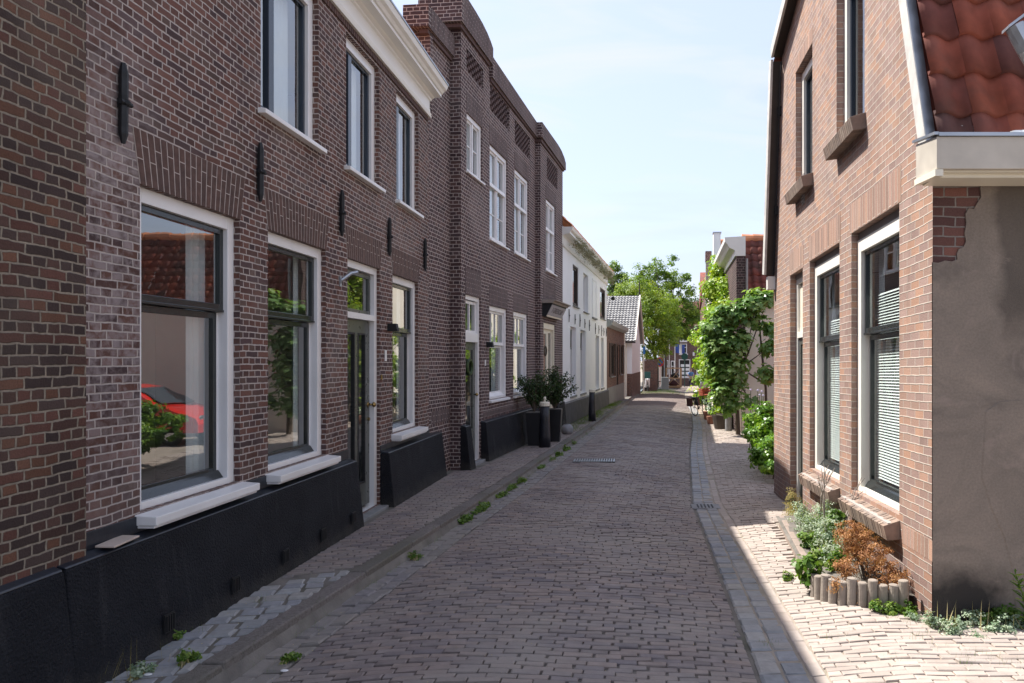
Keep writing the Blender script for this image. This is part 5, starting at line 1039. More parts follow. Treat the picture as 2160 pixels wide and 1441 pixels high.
# ------------------------------------------------------------ vehicles, people, street things
def ring(m,c,R0,r,ax,n=24,k=6): m.torus(c,R0,r,ax,n,k)
def bicycle(label,loc,rz,frame='iron',group=None,crate=None,bag=None,lean=.06,name='bicycle'):
    t=thing(name,label,'bicycle',loc,rz,group); t.rotation_euler=(lean,0,rz)
    for i,x in enumerate((-.53,.53)):
        m=MB(); m.torus((x,0,.34),.33,.018,'y',28,6); w_=m.build('wheel','tyre',t,org=(x,0,.34))
        m=MB(); 
        for k in range(14):
            a=k*math.pi/7; m.tube([(x,0,.34),(x+.32*math.cos(a),0,.34+.32*math.sin(a))],.0025,4)
        m.tube([(x,-.04,.34),(x,.04,.34)],.025,8); m.build('spokes','steel',w_)
        m=MB(); a0,a1=(.2,2.6) if x<0 else (.9,2.9); m.tube([(x+.37*math.cos(a0+(a1-a0)*q/8),0,.34+.37*math.sin(a0+(a1-a0)*q/8)) for q in range(9)],.018,6); m.build('mudguard',frame,t)
    m=MB()
    for a,b,r in (((-.53,0,.34),(-.12,0,.30),.012),((-.12,0,.30),(-.24,0,.84),.016),((-.53,0,.34),(-.22,0,.76),.010),((-.12,0,.30),(.36,0,.80),.018),((-.22,0,.72),(.34,0,.88),.014),((.53,0,.34),(.36,0,.80),.014),((.36,0,.80),(.31,0,1.02),.014)): m.tube([a,b],r,8)
    m.build('frame',frame,t)
    m=MB(); m.tube([(.22,-.28,1.02),(.30,-.2,1.05),(.33,0,1.03),(.30,.2,1.05),(.22,.28,1.02)],.012,6); m.build('handlebar','steel',t)
    m=MB(); m.hexa([(-.38,-.08,.90),(-.12,-.02,.90),(-.12,.02,.90),(-.38,.08,.90),(-.38,-.09,.94),(-.12,-.02,.95),(-.12,.02,.95),(-.38,.09,.94)]); m.tube([(-.24,0,.84),(-.26,0,.90)],.012,6); m.build('saddle','tyre',t,bevel=.01)
    m=MB(); m.box(-.80,-.38,-.07,.07,.72,.735); m.tube([(-.53,0,.34),(-.74,0,.72)],.006,4); m.build('rack','iron',t)
    m=MB(); m.tube([(-.12,-.09,.30),(-.12,.09,.30)],.012,6); m.torus((-.12,.05,.30),.09,.006,'y',16,4); m.tube([(-.12,.09,.30),(-.02,.09,.16)],.008,4); m.tube([(-.12,-.09,.30),(-.22,-.09,.44)],.008,4); m.build('pedals','steel',t)
    if crate: m=MB(); 
    if crate:
        for z in (.92,1.0,1.08): m.box(.42,.78,-.2,-.185,z,z+.05); m.box(.42,.78,.185,.2,z,z+.05); m.box(.42,.435,-.184,.184,z,z+.05); m.box(.765,.78,-.184,.184,z,z+.05)
        m.box(.42,.78,-.2,.2,.88,.90); m.tube([(.5,0,.6),(.6,0,.88)],.01,5); m.build('crate',crate,t)
    if bag:
        for s_ in (-1,1): m=MB(); m.hexa([(-.78,s_*.09,.40),(-.42,s_*.09,.40),(-.42,s_*.22,.40),(-.78,s_*.22,.40),(-.80,s_*.08,.72),(-.40,s_*.08,.72),(-.40,s_*.20,.72),(-.80,s_*.20,.72)]); m.build('pannier',bag,t,bevel=.02)
    return t
MT['redplastic']=plain('red_plastic',(.38,.09,.05),.6); MT['maroon']=plain('maroon_cloth',(.07,.02,.02),.8); MT['teal']=plain('teal_paint',(.02,.10,.08),.3)
bx,by=2.62,28.3; bicycle('parked bicycle with red front crate and maroon bags by the climbing vine',(bx,by,G(bx,by)),math.radians(-70),'iron','parked bicycles','redplastic','maroon',.1)
t=thing('child_seat','pale grey rounded bicycle windscreen seat standing on the bicycle by the vine','seat',(2.72,28.0,G(bx,by)+.98)); m=MB(); m.add([( .17*math.sin(a),.10*math.cos(b_)-.1,.02+.36*b_/1.2) for b_ in (0,.4,.8,1.2) for a in (-1.2,-.7,0,.7,1.2)],[(i*5+j,i*5+j+1,(i+1)*5+j+1,(i+1)*5+j) for i in range(3) for j in range(4)]); o=m.build('shield','bag',t,smooth=True); md=o.modifiers.new('s','SOLIDIFY'); md.thickness=.012
m=MB(); m.box(-.16,.16,-.12,.0,-.04,.02); m.build('base','tyre',t,bevel=.01)
x,y=1.75,62.0; bicycle('black bicycle standing before the garden wall and grey cabinet',(x,y,base(y,x)),math.radians(20),'iron','parked bicycles')
# scooter
t=thing('motor_scooter','black and white motor scooter with tall windscreen beside the gabled house','scooter',(1.02,56.2,base(56,1)),math.radians(-80))
for x in (-.62,.62): m=MB(); m.torus((x,0,.25),.19,.06,'y',20,8); m.build('wheel','tyre',t,org=(x,0,.25))
m=MB(); m.hexa([(-.85,-.17,.42),(-.1,-.17,.30),(-.1,.17,.30),(-.85,.17,.42),(-.9,-.14,.72),(-.15,-.16,.68),(-.15,.16,.68),(-.9,.14,.72)]); m.box(-.12,.36,-.16,.16,.26,.32); m.build('body','iron',t,bevel=.05)
m=MB(); m.hexa([(.34,-.2,.3),(.45,-.2,.3),(.45,.2,.3),(.34,.2,.3),(.50,-.2,.98),(.62,-.12,.95),(.62,.12,.95),(.50,.2,.98)]); m.build('front_shield','white',t,bevel=.03)
m=MB(); m.hexa([(-.8,-.13,.73),(-.15,-.13,.70),(-.15,.13,.70),(-.8,.13,.73),(-.8,-.12,.82),(-.15,-.12,.78),(-.15,.12,.78),(-.8,.12,.82)]); m.build('seat','tyre',t,bevel=.02)
m=MB(); m.tube([(.42,-.36,1.06),(.5,-.15,1.04),(.5,.15,1.04),(.42,.36,1.06)],.02,6); m.tube([(.5,0,1.04),(.62,0,.3)],.03,6); m.build('handlebar','iron',t)
m=MB(); m.hexa([(.58,-.22,1.0),(.60,-.22,1.0),(.60,.22,1.0),(.58,.22,1.0),(.40,-.25,1.50),(.42,-.25,1.50),(.42,.25,1.50),(.40,.25,1.50)]); m.build('windscreen','teal',t,bevel=.01)
m=MB(); m.sphere((.64,0,.92),.07,6); m.build('headlight','white',t)
tag(MB().box(2.35,2.95,60.6,61.0,base(60,2.5),base(60,2.5)+1.05).build('utility_cabinet','grey2',bevel=.03),'pale grey green utility cabinet standing behind the black bicycle','cabinet')
# traffic signs
def post(t,x,y,z0,z1,r=.03,mat='zinc'): m=MB(); m.tube([(x,y,z0),(x,y,z1)],r,8); m.build('pole',mat,t)
x,y=2.30,63.5; zb=base(y,x); t=wthing('no_parking_sign','round no parking sign with red ring below the tree crown','traffic sign',(x,y,zb)); 
for dx in (-.05,.13): m=MB(); m.tube([(x+dx,y,zb),(x+dx,y,zb+2.1)],.04,8); m.build('pole','offwhite',t)
zc_=1.9+(757-764)/1550*y; m=MB(); m.tube([(x,y-.03,zc_),(x,y-.06,zc_)],.40,24); m.build('sign_plate','signred',t); m=MB(); m.tube([(x,y-.06,zc_),(x,y-.07,zc_)],.29,24); m.build('blue_disc','signblue',t); m=MB(); m.hexa([(x-.24,y-.085,zc_+.17),(x-.17,y-.085,zc_+.24),(x+.24,y-.085,zc_-.17),(x+.17,y-.085,zc_-.24),(x-.24,y-.075,zc_+.17),(x-.17,y-.075,zc_+.24),(x+.24,y-.075,zc_-.17),(x+.17,y-.075,zc_-.24)]); m.build('diagonal_bar','signred',t)
x,y=.82,54.8; zb=base(y,x); t=wthing('blue_sign','small blue sign on a thin pole at the corner of the gabled house','traffic sign',(x,y,zb)); post(t,x,y,zb,zb+3.2,.025,'offwhite'); m=MB(); m.box(x-.07,x+.10,y-.05,y-.03,zb+2.8,zb+3.35); m.build('sign_plate','bluesign',t)
for lb,px,y,h in (('thin white lamp pole left of the flagpole',1412,72,6.2),('slender grey post left of the timber rack',1401,66,3.0),('dark green street sign post before the shop window',1444,71,3.3)):
    x=(px-1335)/1550*y; zb=base(y,x); t=wthing('street_pole',lb,'pole',(x,y,zb)); post(t,x,y,zb,zb+h,.03,'white' if 'white' in lb else 'zinc' if 'grey' in lb else 'teal')
    m=MB(); 
    if 'lamp' in lb: m.hexa([(x-.2,y-.1,zb+h),(x+.35,y-.1,zb+h),(x+.35,y+.1,zb+h),(x-.2,y+.1,zb+h),(x-.1,y-.05,zb+h+.1),(x+.3,y-.05,zb+h+.1),(x+.3,y+.05,zb+h+.1),(x-.1,y+.05,zb+h+.1)]); m.build('lamp_head','white',t)
    elif 'green' in lb: m.tube([(x,y-.02,zb+2.95),(x,y-.05,zb+2.95)],.33,20); m.build('sign_back','teal',t)
    else: m.box(x-.08,x+.02,y-.02,y,zb+h-.1,zb+h); m.build('top_plate','strip',t)
# timber carrier
x,y=3.75,67.5; zb=base(y,x); t=wthing('timber_rack','raw timber frame rack with diagonal braces and dark sacks inside, before the shop','rack',(x,y,zb)); w2=.68
m=MB()
for sx in (-w2,w2):
    for yy in (y,y+.9): m=MB(); m.box(x+sx-.06,x+sx+.06,yy-.05,yy+.05,zb+.05,zb+1.85); m.build('upright','timber',t)
m=MB()
for z in (.12,.85,1.78): m.box(x-w2+.061,x+w2-.061,y-.04,y+.04,zb+z,zb+z+.09); m.box(x-w2+.061,x+w2-.061,y+.86,y+.94,zb+z,zb+z+.09)
m.build('rails','timber',t); m=MB()
m.tube([(x-w2,y-.06,zb+.2),(x,y-.06,zb+.86),(x+w2,y-.06,zb+.2)],.035,4); m.tube([(x-.1,y-.06,zb+.95),(x+.45,y-.06,zb+1.6)],.03,4); m.tube([(x+.45,y-.09,zb+.95),(x,y-.09,zb+1.6)],.03,4); m.build('braces','timber',t)
m=MB(); m.box(x-w2+.07,x+w2-.07,y+.05,y+.85,zb+.0,zb+.11); m.build('deck','timber',t)
mb=MB(); mb.sphere((x+.15,y+.4,zb+1.15),.36,8,None,(1.1,.8,.7)); tag(mb.build('black_sack','tyre',smooth=True),'black sack lying in the upper part of the timber rack','sack')
mb=MB(); mb.sphere((x,y+.4,zb+.42),.40,8,None,(1.2,.8,.75)); tag(mb.build('dark_sack','maroon',smooth=True),'dark red sack in the lower part of the timber rack','sack')
# person on a carrier bicycle, riding towards the viewer
px_,py_=5.35,67.5; zb=base(py_,px_)
bicycle('dark carrier bicycle ridden by the person in the blue shirt',(px_,py_,zb),math.radians(-95),'iron','ridden bicycles','timber',None,0)
def person(label,loc,rz):
    me=bpy.data.meshes.new('person'); J={}; V=[];E=[];Rd=[]
    def j(n,p,r,pa=None): J[n]=len(V); V.append(p); Rd.append(r); 
    def add(n,p,r,pa=None):
        J[n]=len(V); V.append(p); Rd.append(r)
        if pa: E.append((J[pa],J[n]))
    add('pelvis',(0,0,.96),.15); add('spine',(.06,0,1.14),.145,'pelvis'); add('chest',(.14,0,1.34),.165,'spine'); add('neck',(.19,0,1.50),.06,'chest'); add('headb',(.22,0,1.58),.085,'neck'); add('head',(.23,0,1.68),.10,'headb'); add('top',(.22,0,1.76),.065,'head')
    for s_,n in ((-1,'l'),(1,'r')):
        add('sh'+n,(.15,.18*s_,1.42),.065,'chest'); add('el'+n,(.32,.27*s_,1.20),.047,'sh'+n); add('wr'+n,(.52,.25*s_,1.07),.034,'el'+n); add('ha'+n,(.58,.24*s_,1.06),.04,'wr'+n)
        add('hi'+n,(0,.10*s_,.93),.10,'pelvis'); k=(.34,.12*s_,.74 if s_>0 else .60); a_=(.20,.11*s_,.36 if s_>0 else .20); add('kn'+n,k,.065,'hi'+n); add('an'+n,a_,.042,'kn'+n); add('to'+n,(a_[0]+.17,a_[1],a_[2]-.06),.035,'an'+n)
    me.from_pydata(V,E,[]); o=bpy.data.objects.new('person',me); COL.objects.link(o); o.location=loc; o.rotation_euler=(0,0,rz)
    sk=o.modifiers.new('skin','SKIN'); 
    for i,sv in enumerate(me.skin_vertices[0].data): sv.radius=(Rd[i],Rd[i]); sv.use_root=(i==0)
    su=o.modifiers.new('sub','SUBSURF'); su.levels=2; su.render_levels=2
    dg=bpy.context.evaluated_depsgraph_get(); nm=bpy.data.meshes.new_from_object(o.evaluated_get(dg)); o.modifiers.clear(); o.data=nm
    for k in ('blue','skin','jeans'): nm.materials.append(MT[k])
    for p in nm.polygons:
        c=p.center; p.material_index=1 if (c.z>1.50 or (c.x>.30 and c.z>.95)) else (2 if c.z<.97 and c.x>-.5 and c.z<.95 else 0); p.use_smooth=True
    m=MB(); m.sphere((.20,0,1.70),.115,8,None,(1,.92,.95)); h=m.build('hair','hair',None); h.parent=o; h.location=(.19,0,1.615)
    m=MB(); m.sphere((.335,0,1.665),.018,5); h=m.build('nose','skin',None); h.parent=o; h.location=(.335,0,1.647)
    return tag(o,label,'person')
person('person in a light blue shirt and dark trousers riding a carrier bicycle',(px_-.02,py_+.05,zb),math.radians(-95))
# red car parked side on behind the hedge
cx_,cy_=5.75,18.55; zb=GZ(4.0,18.5)-.02
t=wthing('parked_car','bright red car parked nose out behind the ivy hedge','car',(cx_,cy_,zb))
# profile in x (nose at -x) and z, cross section narrowing upward
PR=[(-2.0,.35),(-2.02,.55),(-1.9,.72),(-1.2,.90),(-.95,.94),(-.25,1.38),(.2,1.45),(.9,1.44),(1.55,1.30),(1.95,.95),(2.02,.60),(1.98,.35)]
def carsec(z): return .84 if z<.9 else .84-.24*(z-.9)/.55
m=MB(); n=len(PR); pts=[]
for s_ in (-1,1):
    for q in (1.,.0):
        for x_,z_ in PR: pts.append((cx_+x_*(1 if q else 1),cy_+s_*(carsec(z_) if q else carsec(z_)*.8),zb+z_+(0 if q else .03*(z_>.6))))
o1,i1,o2,i2=0,n,2*n,3*n; fs=[]
for a in range(n-1): fs+= [(o1+a,o1+a+1,i1+a+1,i1+a),(o2+a,o2+a+1,i2+a+1,i2+a),(i1+a,i1+a+1,i2+a+1,i2+a)]
fs+=[tuple(range(o1,o1+n)),tuple(range(o2,o2+n)),(o1,i1,i2,o2),(o1+n-1,i1+n-1,i2+n-1,o2+n-1)]
m.add(pts,fs); m.build('body','red',t,bevel=.04,smooth=False)
MT['carglass']=plain('car_glass',(.05,.07,.09),.05,.02,3,spec=1)
m=MB(); f=lambda x_,z_,s_,k: (cx_+x_,cy_+s_*carsec(z_)*k,zb+z_+.038)
m.hexa([f(-.98,.96,-1,.82),f(-.98,.96,1,.82),f(-.28,1.36,1,.80),f(-.28,1.36,-1,.80)]+[tuple(Vector(p)+Vector((-.012,0,.012))) for p in (f(-.98,.96,-1,.82),f(-.98,.96,1,.82),f(-.28,1.36,1,.80),f(-.28,1.36,-1,.80))]); m.build('windscreen','carglass',t)
for s_ in (-1,1):
    m=MB(); g_=lambda x_,z_,e:(cx_+x_,cy_+s_*(carsec(z_)+e),zb+z_)
    q=[(-.78,.96),(-.22,1.33),(.3,1.37),(.3,.96)]; m.add([g_(a,b,.004) for a,b in q]+[g_(a,b,-.03) for a,b in q],[(0,1,2,3),(4,5,6,7)]+[(i,(i+1)%4,(i+1)%4+4,i+4) for i in range(4)]); m.build('side_window','carglass',t)
    m=MB(); q=[(.38,.96),(.38,1.37),(1.0,1.36),(1.5,1.2),(1.6,.98)]; m.add([g_(a,b,.004) for a,b in q]+[g_(a,b,-.03) for a,b in q],[(0,1,2,3,4),(5,6,7,8,9)]+[(i,(i+1)%5,(i+1)%5+5,i+5) for i in range(5)]); m.build('side_window','carglass',t)
    m=MB(); m.sphere((cx_-.7,cy_+s_*.93,zb+1.0),.09,6,None,(.7,1,.7)); m.build('mirror','red',t)
    m=MB(); m.sphere((cx_-1.88,cy_+s_*.62,zb+.68),.13,6,None,(.7,1,.6)); m.build('headlight','steel',t)
    for x_ in (-1.25,1.25):
        m=MB(); m.torus((cx_+x_,cy_+s_*.76,zb+.31),.23,.09,'y',20,8); w_=m.build('wheel','tyre',t); m=MB(); m.tube([(cx_+x_,cy_+s_*.80,zb+.31),(cx_+x_,cy_+s_*.84,zb+.31)],.17,14); m.build('rim','steel',w_)
m=MB(); m.box(cx_-2.06,cx_-2.03,cy_-.26,cy_+.26,zb+.42,zb+.52); m.build('number_plate_blank','cream',t)
# ------------------------------------------------------------ planter strip of the corner house
MT['conc']=plain('weathered_concrete',(.30,.255,.215),.9,.25,14,.6,60,.005,dirt=(.16,.15,.10),dirtamt=.6); MT['edge']=plain('worn_edging',(.33,.26,.22),.9,.25,9,.6,50,.006)
rr=random.Random(77)
LG_=[(2.05,5.56),(1.98,5.585),(1.91,5.61),(1.84,5.64),(1.77,5.675),(1.70,5.715),(1.64,5.76),(1.58,5.81),(1.535,5.87),(1.505,5.94),(1.49,6.01)]
for i,(x,y) in enumerate(LG_):
    zb=GZ(x,y)-.03; h=rr.uniform(.20,.27); mb=MB(); mb.tube([(x,y,zb),(x+rr.uniform(-.01,.01),y,zb+h)],[.039,.038],14); mb.cm=0; mb.tube([(x,y,zb+h-.001),(x,y,zb+h+.004)],[.036,.032],14)
    tag(mb.build('edging_log','conc',bevel=.004),['round concrete log touching the house wall, end of the curved planter edging','second','third','fourth','fifth','sixth','seventh','eighth','ninth','tenth','last concrete log, farthest from the wall, where the low edging stones begin'][i] if i in (0,10) else ['','second','third','fourth','fifth','sixth','seventh','eighth','ninth','tenth'][i]+' concrete log of the curved planter edging, counted from the house wall','edging log','concrete logs round the dead shrub')
    
yy=6.08
for i in range(9):
    x0,y0=interp(yy,[(6,1.50),(9,1.76)]),yy; l=.30; x1,y1=interp(yy+l,[(6,1.50),(9,1.76)]),yy+l-.012; zb=GZ(x0,y0)-.04; h=.15+.02*rr.random()
    mb=MB(); mb.hexa([(x0,y0,zb),(x0+.06,y0,zb),(x1+.06,y1,zb),(x1,y1,zb),(x0,y0,zb+h),(x0+.06,y0,zb+h),(x1+.06,y1,zb+h),(x1,y1,zb+h)])
    tag(mb.build('edging_stone','edge',bevel=.006),['nearest','second','third','fourth','fifth','sixth','seventh','eighth','farthest'][i]+' low worn edging stone of the planting strip, counted from the concrete logs','edging stone','low edging stones'); yy+=l
mb=MB(); pts=[(2.16,5.62),(2.0,5.62),(1.7,5.75),(1.55,5.95),(1.56,7),(1.70,8.75),(2.16,8.8)]
mb.add([(x,y,GZ(x,y)+.10+.02*math.sin(x*9+y*5)) for x,y in pts],[tuple(range(7))]); o=mb.build('soil','sand'); o['kind']='structure'
def clump(name,label,cat,blobs,mat,ncl,nl,size,cr,seed,shape='d',stems=0,stemm='lfW',group=None,hollow=.2,up=.6):
    b=blobs[0]; zb=min(q[2]-q[3] for q in blobs); t=wthing(name,label,cat,(b[0],b[1],zb),group); Lv=crown(blobs,ncl,nl,size,cr,shape,seed,up,hollow=hollow); Lv.build('leaves',mat,t)
    if stems:
        m=MB(); q_=random.Random(seed)
        for k in range(stems): c=Lv.C[q_.randrange(len(Lv.C))]; m.tube([(b[0]+q_.uniform(-.05,.05),b[1]+q_.uniform(-.05,.05),zb),((b[0]+c[0])/2,(b[1]+c[1])/2,(zb+c[2])/2+.03),tuple(c)],[.006,.004,.002],4)
        m.build('stems',stemm,t)
    return t
clump('dead_shrub','dead rust orange shrub with dry curled leaves behind the concrete logs','shrub',[(1.93,5.95,.33,.17),(1.83,6.1,.42,.16),(2.0,5.85,.24,.13),(1.72,5.92,.22,.12),(2.05,5.75,.19,.09),(1.9,6.2,.36,.15),(1.60,5.80,.12,.07),(1.78,5.72,.10,.06),(1.95,5.72,.14,.08),(1.78,5.69,.0,.05)],'lfB',210,7600,.032,.055,41,'nar',30,'bark',hollow=.35,up=.2)
clump('green_weed','fine green leafy plants with tiny pale flowers filling the planting strip','plants',[(1.85,6.9,.25,.2),(1.95,7.3,.27,.2),(1.8,7.5,.2,.18),(1.95,6.6,.22,.15),(1.75,6.6,.15,.13),(1.85,7.9,.2,.18),(2.0,7.7,.28,.15)],'lfS',260,9500,.022,.06,42,'d',40,hollow=.2)
clump('leafy_weed','brighter green leaves at the front of the planting strip','plants',[(1.75,6.35,.12,.12),(1.65,6.6,.1,.1),(1.72,7.2,.1,.12),(1.95,7.05,.36,.12)],'lfW',90,2600,.035,.06,43,'h',20)
clump('nettle_plant','broad green leaved weed growing in the joint before the edging','plant',[(1.48,6.1,.1,.10),(1.42,6.2,.16,.07),(1.47,6.05,.22,.06)],'lfW',36,420,.055,.06,44,'h',12,hollow=.1)
clump('dry_bush','small dry yellowish bush at the far corner of the corner house','shrub',[(2.0,9.3,.15,.13),(1.98,9.15,.05,.12),(1.96,9.0,-.05,.12)],'dry',60,1700,.025,.06,45,'nar',20)
clump('small_weed','low green creeping weeds at the foot of the logs','weeds',[(1.93,5.50,.03,.07),(2.05,5.45,.02,.08),(1.83,5.55,.03,.06)],'lfW',50,1500,.022,.04,46,'h',0)
t=wthing('bare_rose','leafless brown rose stems standing in the planting strip','shrub',(1.95,7.1,.08)); m=MB()
def twig(p,d,l,r,n): 
    if n==0 or r<.002: return
    q=p+d*l; m.tube([p,p.lerp(q,.5)+Vector((rr.uniform(-.01,.01),rr.uniform(-.01,.01),0)),q],[r,r*.85,r*.7],6)
    for k in range(2 if n>1 else 0): twig(q,(d+Vector((rr.uniform(-.5,.5),rr.uniform(-.5,.5),rr.uniform(-.1,.4)))).normalized(),l*rr.uniform(.6,.9),r*.66,n-1)
for x,y,dx in ((1.98,6.95,.15),(1.95,7.35,-.25),(1.9,7.2,-.1)): twig(Vector((x,y,.08)),Vector((dx,rr.uniform(-.2,.2),1)).normalized(),.26,.013,4)
m.build('stems','wood',t)
# plant row along the foot of the brown end wall
clump('ground_ivy','low green and pale weeds along the foot of the brown end wall','weeds',[(2.12+.10*k,5.17-.05*math.sin(k*1.7)-.04*(k%3==1),.015+.03*(k%3==0),.075+.03*(k%2)) for k in range(11)],'lfS',230,7200,.017,.04,47,'h',0,hollow=.1)
clump('ground_ivy','dark green weeds in the shade under the brown end wall','weeds',[(2.5+.12*k,5.28,.05,.08) for k in range(6)],'lfW',70,2400,.028,.05,48,'h',0,hollow=.1)
t=wthing('tall_weed','tall upright weed with narrow leaves against the brown end wall','weed',(2.76,5.15,-.02)); m=MB(); Pp=[];Dd=[];rl=[]
for i in range(46):
    q=i/45; a=i*2.4; x,y,z=2.76+.02*math.sin(q*3)-.08*q,5.15,-.02+.42*q; l=.085*(1-.45*q); Pp.append((x+math.cos(a)*l*.5,y+math.sin(a)*l*.5,z+.01)); Dd.append((math.cos(a)*-.4,math.sin(a)*-.4,1)); rl.append((math.cos(a),math.sin(a),.25))
m.tube([(2.76,5.15,-.02),(2.75,5.15,.2),(2.68,5.15,.40)],[.006,.005,.003],6); m.build('stem','lfW',t); L_=Leaves(); L_.put(np.array(Pp),np.array(Dd),np.full(len(Pp),.095),'nar',None,5,np.array(rl)*3); L_.build('leaves','lfW',t)
def grass(name,label,pts,n,h,mat,seed,spread=.05,group=None,cat='weeds',lean=.5):
    rg=random.Random(seed); V=[];F=[];b=0; L_=Leaves(); Pp=[];Dd=[];rl=[];sz=[]
    for (x,y) in pts:
        k=rg.uniform(.5,1.3)
        for i in range(int(n*k)):
            a=rg.uniform(0,6.28); s_=rg.uniform(0,lean); hh=h*rg.uniform(.5,1.2)*k; xx,yy=x+rg.gauss(0,spread),y+rg.gauss(0,spread); d=Vector((math.cos(a)*s_,math.sin(a)*s_,1)).normalized(); z=GZ(xx,yy)
            Pp.append(tuple(Vector((xx,yy,z))+d*hh/2)); nn=d.orthogonal(); Dd.append(tuple(nn)); rl.append(tuple(d*8)); sz.append(hh)
    L_.put(np.array(Pp),np.array(Dd),np.array(sz),'blade',None,seed,np.array(rl)); t=wthing(name,label,cat,(pts[0][0],pts[0][1],GZ(*pts[0])),group); L_.build('blades',mat,t); return t
def gp(px,py,off=0.):
    Y=8.
    for _ in range(50): x=(px-1335)/1550*Y; Y=.5*Y+.5*(EYE-G(x,Y))*1550/(py-757)
    return ((px-1335)/1550*Y,Y)
KW=[(1075,1032),(1055,1048),(1100,1018),(1000,1082),(1010,1072),(985,1090),(1160,968),(1175,962),(1195,950),(1140,985),(1210,938)]
KO=sorted(range(11),key=lambda i:-KW[i][1]); OR=['nearest','second nearest','third nearest','fourth nearest','fifth nearest','middle','fifth farthest','fourth farthest','third farthest','second farthest','farthest']
KL=[OR[KO.index(i)]+' weed tuft in the joint between kerb and gutter' for i in range(11)]
for i,(px,py) in enumerate(KW):
    x,y=gp(px,py); x=xk(y)+.04; rr_=.07 if i<6 else .09
    clump('kerb_weed',KL[i],'weed',[(x,y,G(x+.03,y)+.03,rr_),(x+.03,y+.12,G(x+.03,y)+.02,rr_*.8),(x-.02,y-.14,G(x+.03,y)+.03,rr_*.7)],'lfW',30,620,.020+.008*(i%3),.05,60+i,['h','d','nar','h'][i%4],6,'dry',group='weed tufts along the kerb',hollow=.1)
pts=[gp(*q) for q in ((1745,1306),(1630,1355),(1790,1340),(1885,1390),(1960,1325),(1740,1345),(1620,1360),(2040,1400),(2110,1330),(1700,1120),(1560,1075),(1690,1400))]
o=grass('joint_grass','scattered dry green grass tufts in the joints of the sunny pavement',pts,16,.035,'lfW',71,.035); 
pts=[gp(R.uniform(1440,1560),R.uniform(866,930)) for _ in range(60)]; g1=grass('joint_grass','thin yellow green grass between the sunny far pavement bricks',pts,30,.05,'dry',72,.12)
pts=[(xk(y)+.01+R.random()*.04,y) for y in [R.uniform(4.5,30) for _ in range(170)]]; grass('kerb_grass','thin line of grass and moss along the foot of the kerb',pts,14,.045,'lfW',70,.03)
pts=[(xk(y)-.2-R.random()*.5,y) for y in [R.uniform(19,36) for _ in range(150)]]; g1=grass('verge_grass','yellow green grass along the far left pavement by the white house',pts,70,.09,'lfW',73,.14)
pts=[(xk(y)-.15-R.random()*.9,y) for y in [R.uniform(8,17) for _ in range(26)]]; grass('joint_grass','small dry moss and grass tufts in the shaded left pavement joints',pts,14,.03,'dry',74,.06)
pts=[gp(R.uniform(880,1500),R.uniform(1150,1430)) for _ in range(22)]; grass('road_grass','tiny green grass tufts between the road bricks near the viewer',pts,9,.018,'lfW',75,.02)
pts=[gp(*q) for q in ((345,1345),(350,1365),(390,1400),(600,1395),(680,1330),(550,1270),(430,1330),(500,1300),(640,1215),(180,1437),(230,1437),(880,1165),(575,1420))]
grass('kerbside_weed','dark green weeds between the grey setts beside the black plinth',pts,26,.06,'lfW',76,.03)
pts=[gp(*q) for q in ((200,1438),(235,1430),(255,1400),(210,1410))]; grass('seed_grass','tall dry seeding grass stalks at the foot of the black plinth',[(-2.93,4.2),(-2.9,4.35),(-2.92,4.5)],11,.2,'dry',77,.06,lean=.8)
pts=[(2.25+.1*k,5.18) for k in range(7)]; grass('seed_grass','tall dry seeding grass stalks under the brown end wall',pts,5,.15,'dry',78,.05,lean=.9)
pts=[(R.uniform(0.3,3.4),R.uniform(50,62)) for _ in range(330)]; grass('far_grass','sunlit grass and weeds on the verge before the parked scooter and bicycle',pts,30,.10,'lfW',79,.25)
# dried garland under the cornice of the white house
ca_,sa_=math.cos(rzw),math.sin(rzw); bl=[]
for k in range(34):
    v=.9+k*.3; u=.30; x=-2.0+u*ca_-v*sa_; y=20.6+u*sa_+v*ca_; bl.append((x,y,5.30-.06*math.sin(k),.16,.24))
Lv=crown(bl,300,8000,.035,.12,'d',81,.2,hollow=.1); t=wthing('dried_garland','dried grey green garland hanging under the cornice of the white house','garland',(bl[0][0],bl[0][1],5.0)); Lv.build('foliage','garl',t)
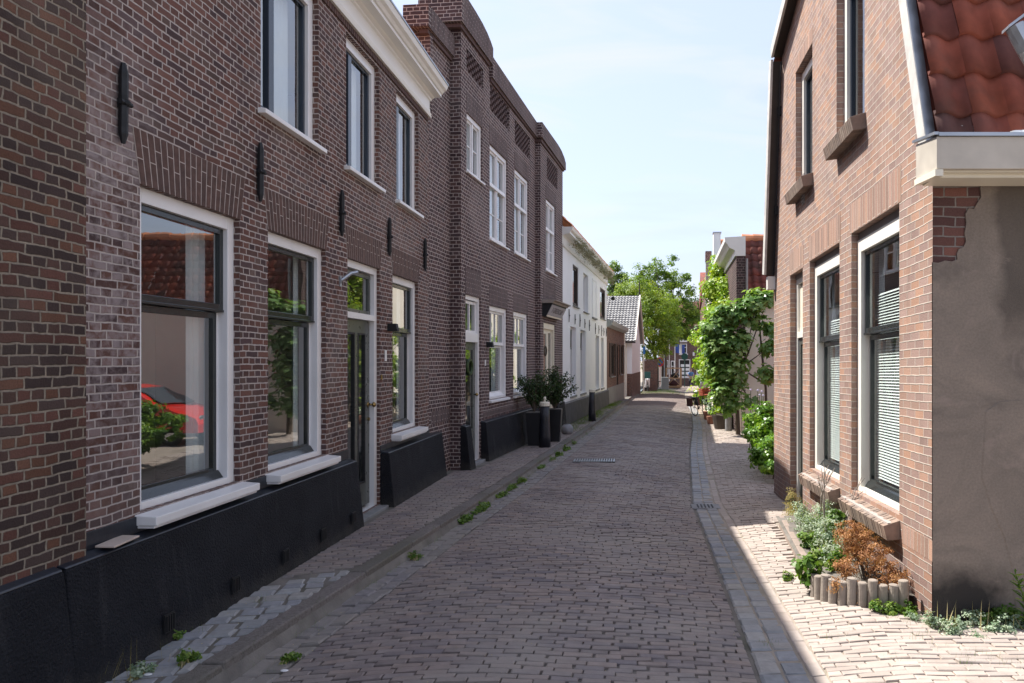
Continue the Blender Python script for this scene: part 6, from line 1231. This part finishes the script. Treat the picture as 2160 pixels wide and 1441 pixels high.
# litter
for lb,px,py in (('small crumpled white paper scrap on the grey setts',312,1424),('small white litter in the gutter near the viewer',600,1416)):
    x,y=gp(px,py); mb=MB(); mb.sphere((x,y,G(x,y)+.004),.017,4,None,(1.5,1,.35)); tag(mb.build('paper_scrap','white'),lb,'litter')

# fallen bits of leaf and grit over the paving: nobody could count them
L_=Leaves(); rg=random.Random(91); Pp=[];Dd=[]
for k in range(1500):
    y=2.5+25*rg.random()**1.4; x=rg.choice([xk(y)+rg.random()*.5,rg.uniform(xk(y),xg(y)+1.2),xk(y)-.2-rg.random()*.4])
    if y<5.3 or x<2.0: Pp.append((x,y,G(x,y)+.005)); Dd.append((rg.gauss(0,.15),rg.gauss(0,.15),1))
L_.put(np.array(Pp),np.array(Dd),np.full(len(Pp),.011),'d',None,92); o=L_.build('leaf_litter','dry'); o['kind']='stuff'; tag(o,'tiny dry leaf flecks and grit scattered over the road and pavements','leaf litter')

for i,(px,py,lb,mt) in enumerate([(352,1352,'leafy green weed at the plinth foot between the first two vents','lfW'),(388,1398,'small leafy weed growing between the grey setts','lfW'),(185,1436,'narrow leaved green weed at the bottom left corner','lfW'),(290,1425,'mixed green and dry weeds at the foot of the black plinth near the corner','lfS'),(602,1398,'little green weed at the foot of the kerb near the viewer','lfW'),(872,1180,'small weed at the kerb foot beside the second plinth','lfW'),(1660,1225,'yellow green weed in the joint left of the concrete logs','lfW')]):
    x,y=gp(px,py); clump('leafy_weed',lb,'weed',[(x,y,G(x,y)+.03,.05),(x+.05,y+.04,G(x,y)+.02,.035)],mt,30,380,.02+.006*(i%3),.03,100+i,['h','d','nar'][i%3],14,'dry',hollow=.0,up=.2)

clump('creeping_weed','pale green creeping weed spreading over the bricks in front of the house corner','weed',[(2.12,5.28,.0,.05),(2.2,5.05,.0,.06),(2.05,5.36,.0,.05),(2.35,5.0,.0,.05)],'lfS',60,1500,.016,.04,121,'d',0,hollow=.0)
pts=[gp(*q) for q in ((1915,1310),(1940,1345),(1985,1365),(2040,1375),(2090,1390),(2130,1400),(1880,1300),(1850,1330))]; grass('corner_grass','short yellow green grass around the foot of the house corner',pts,22,.04,'lfW',122,.05)
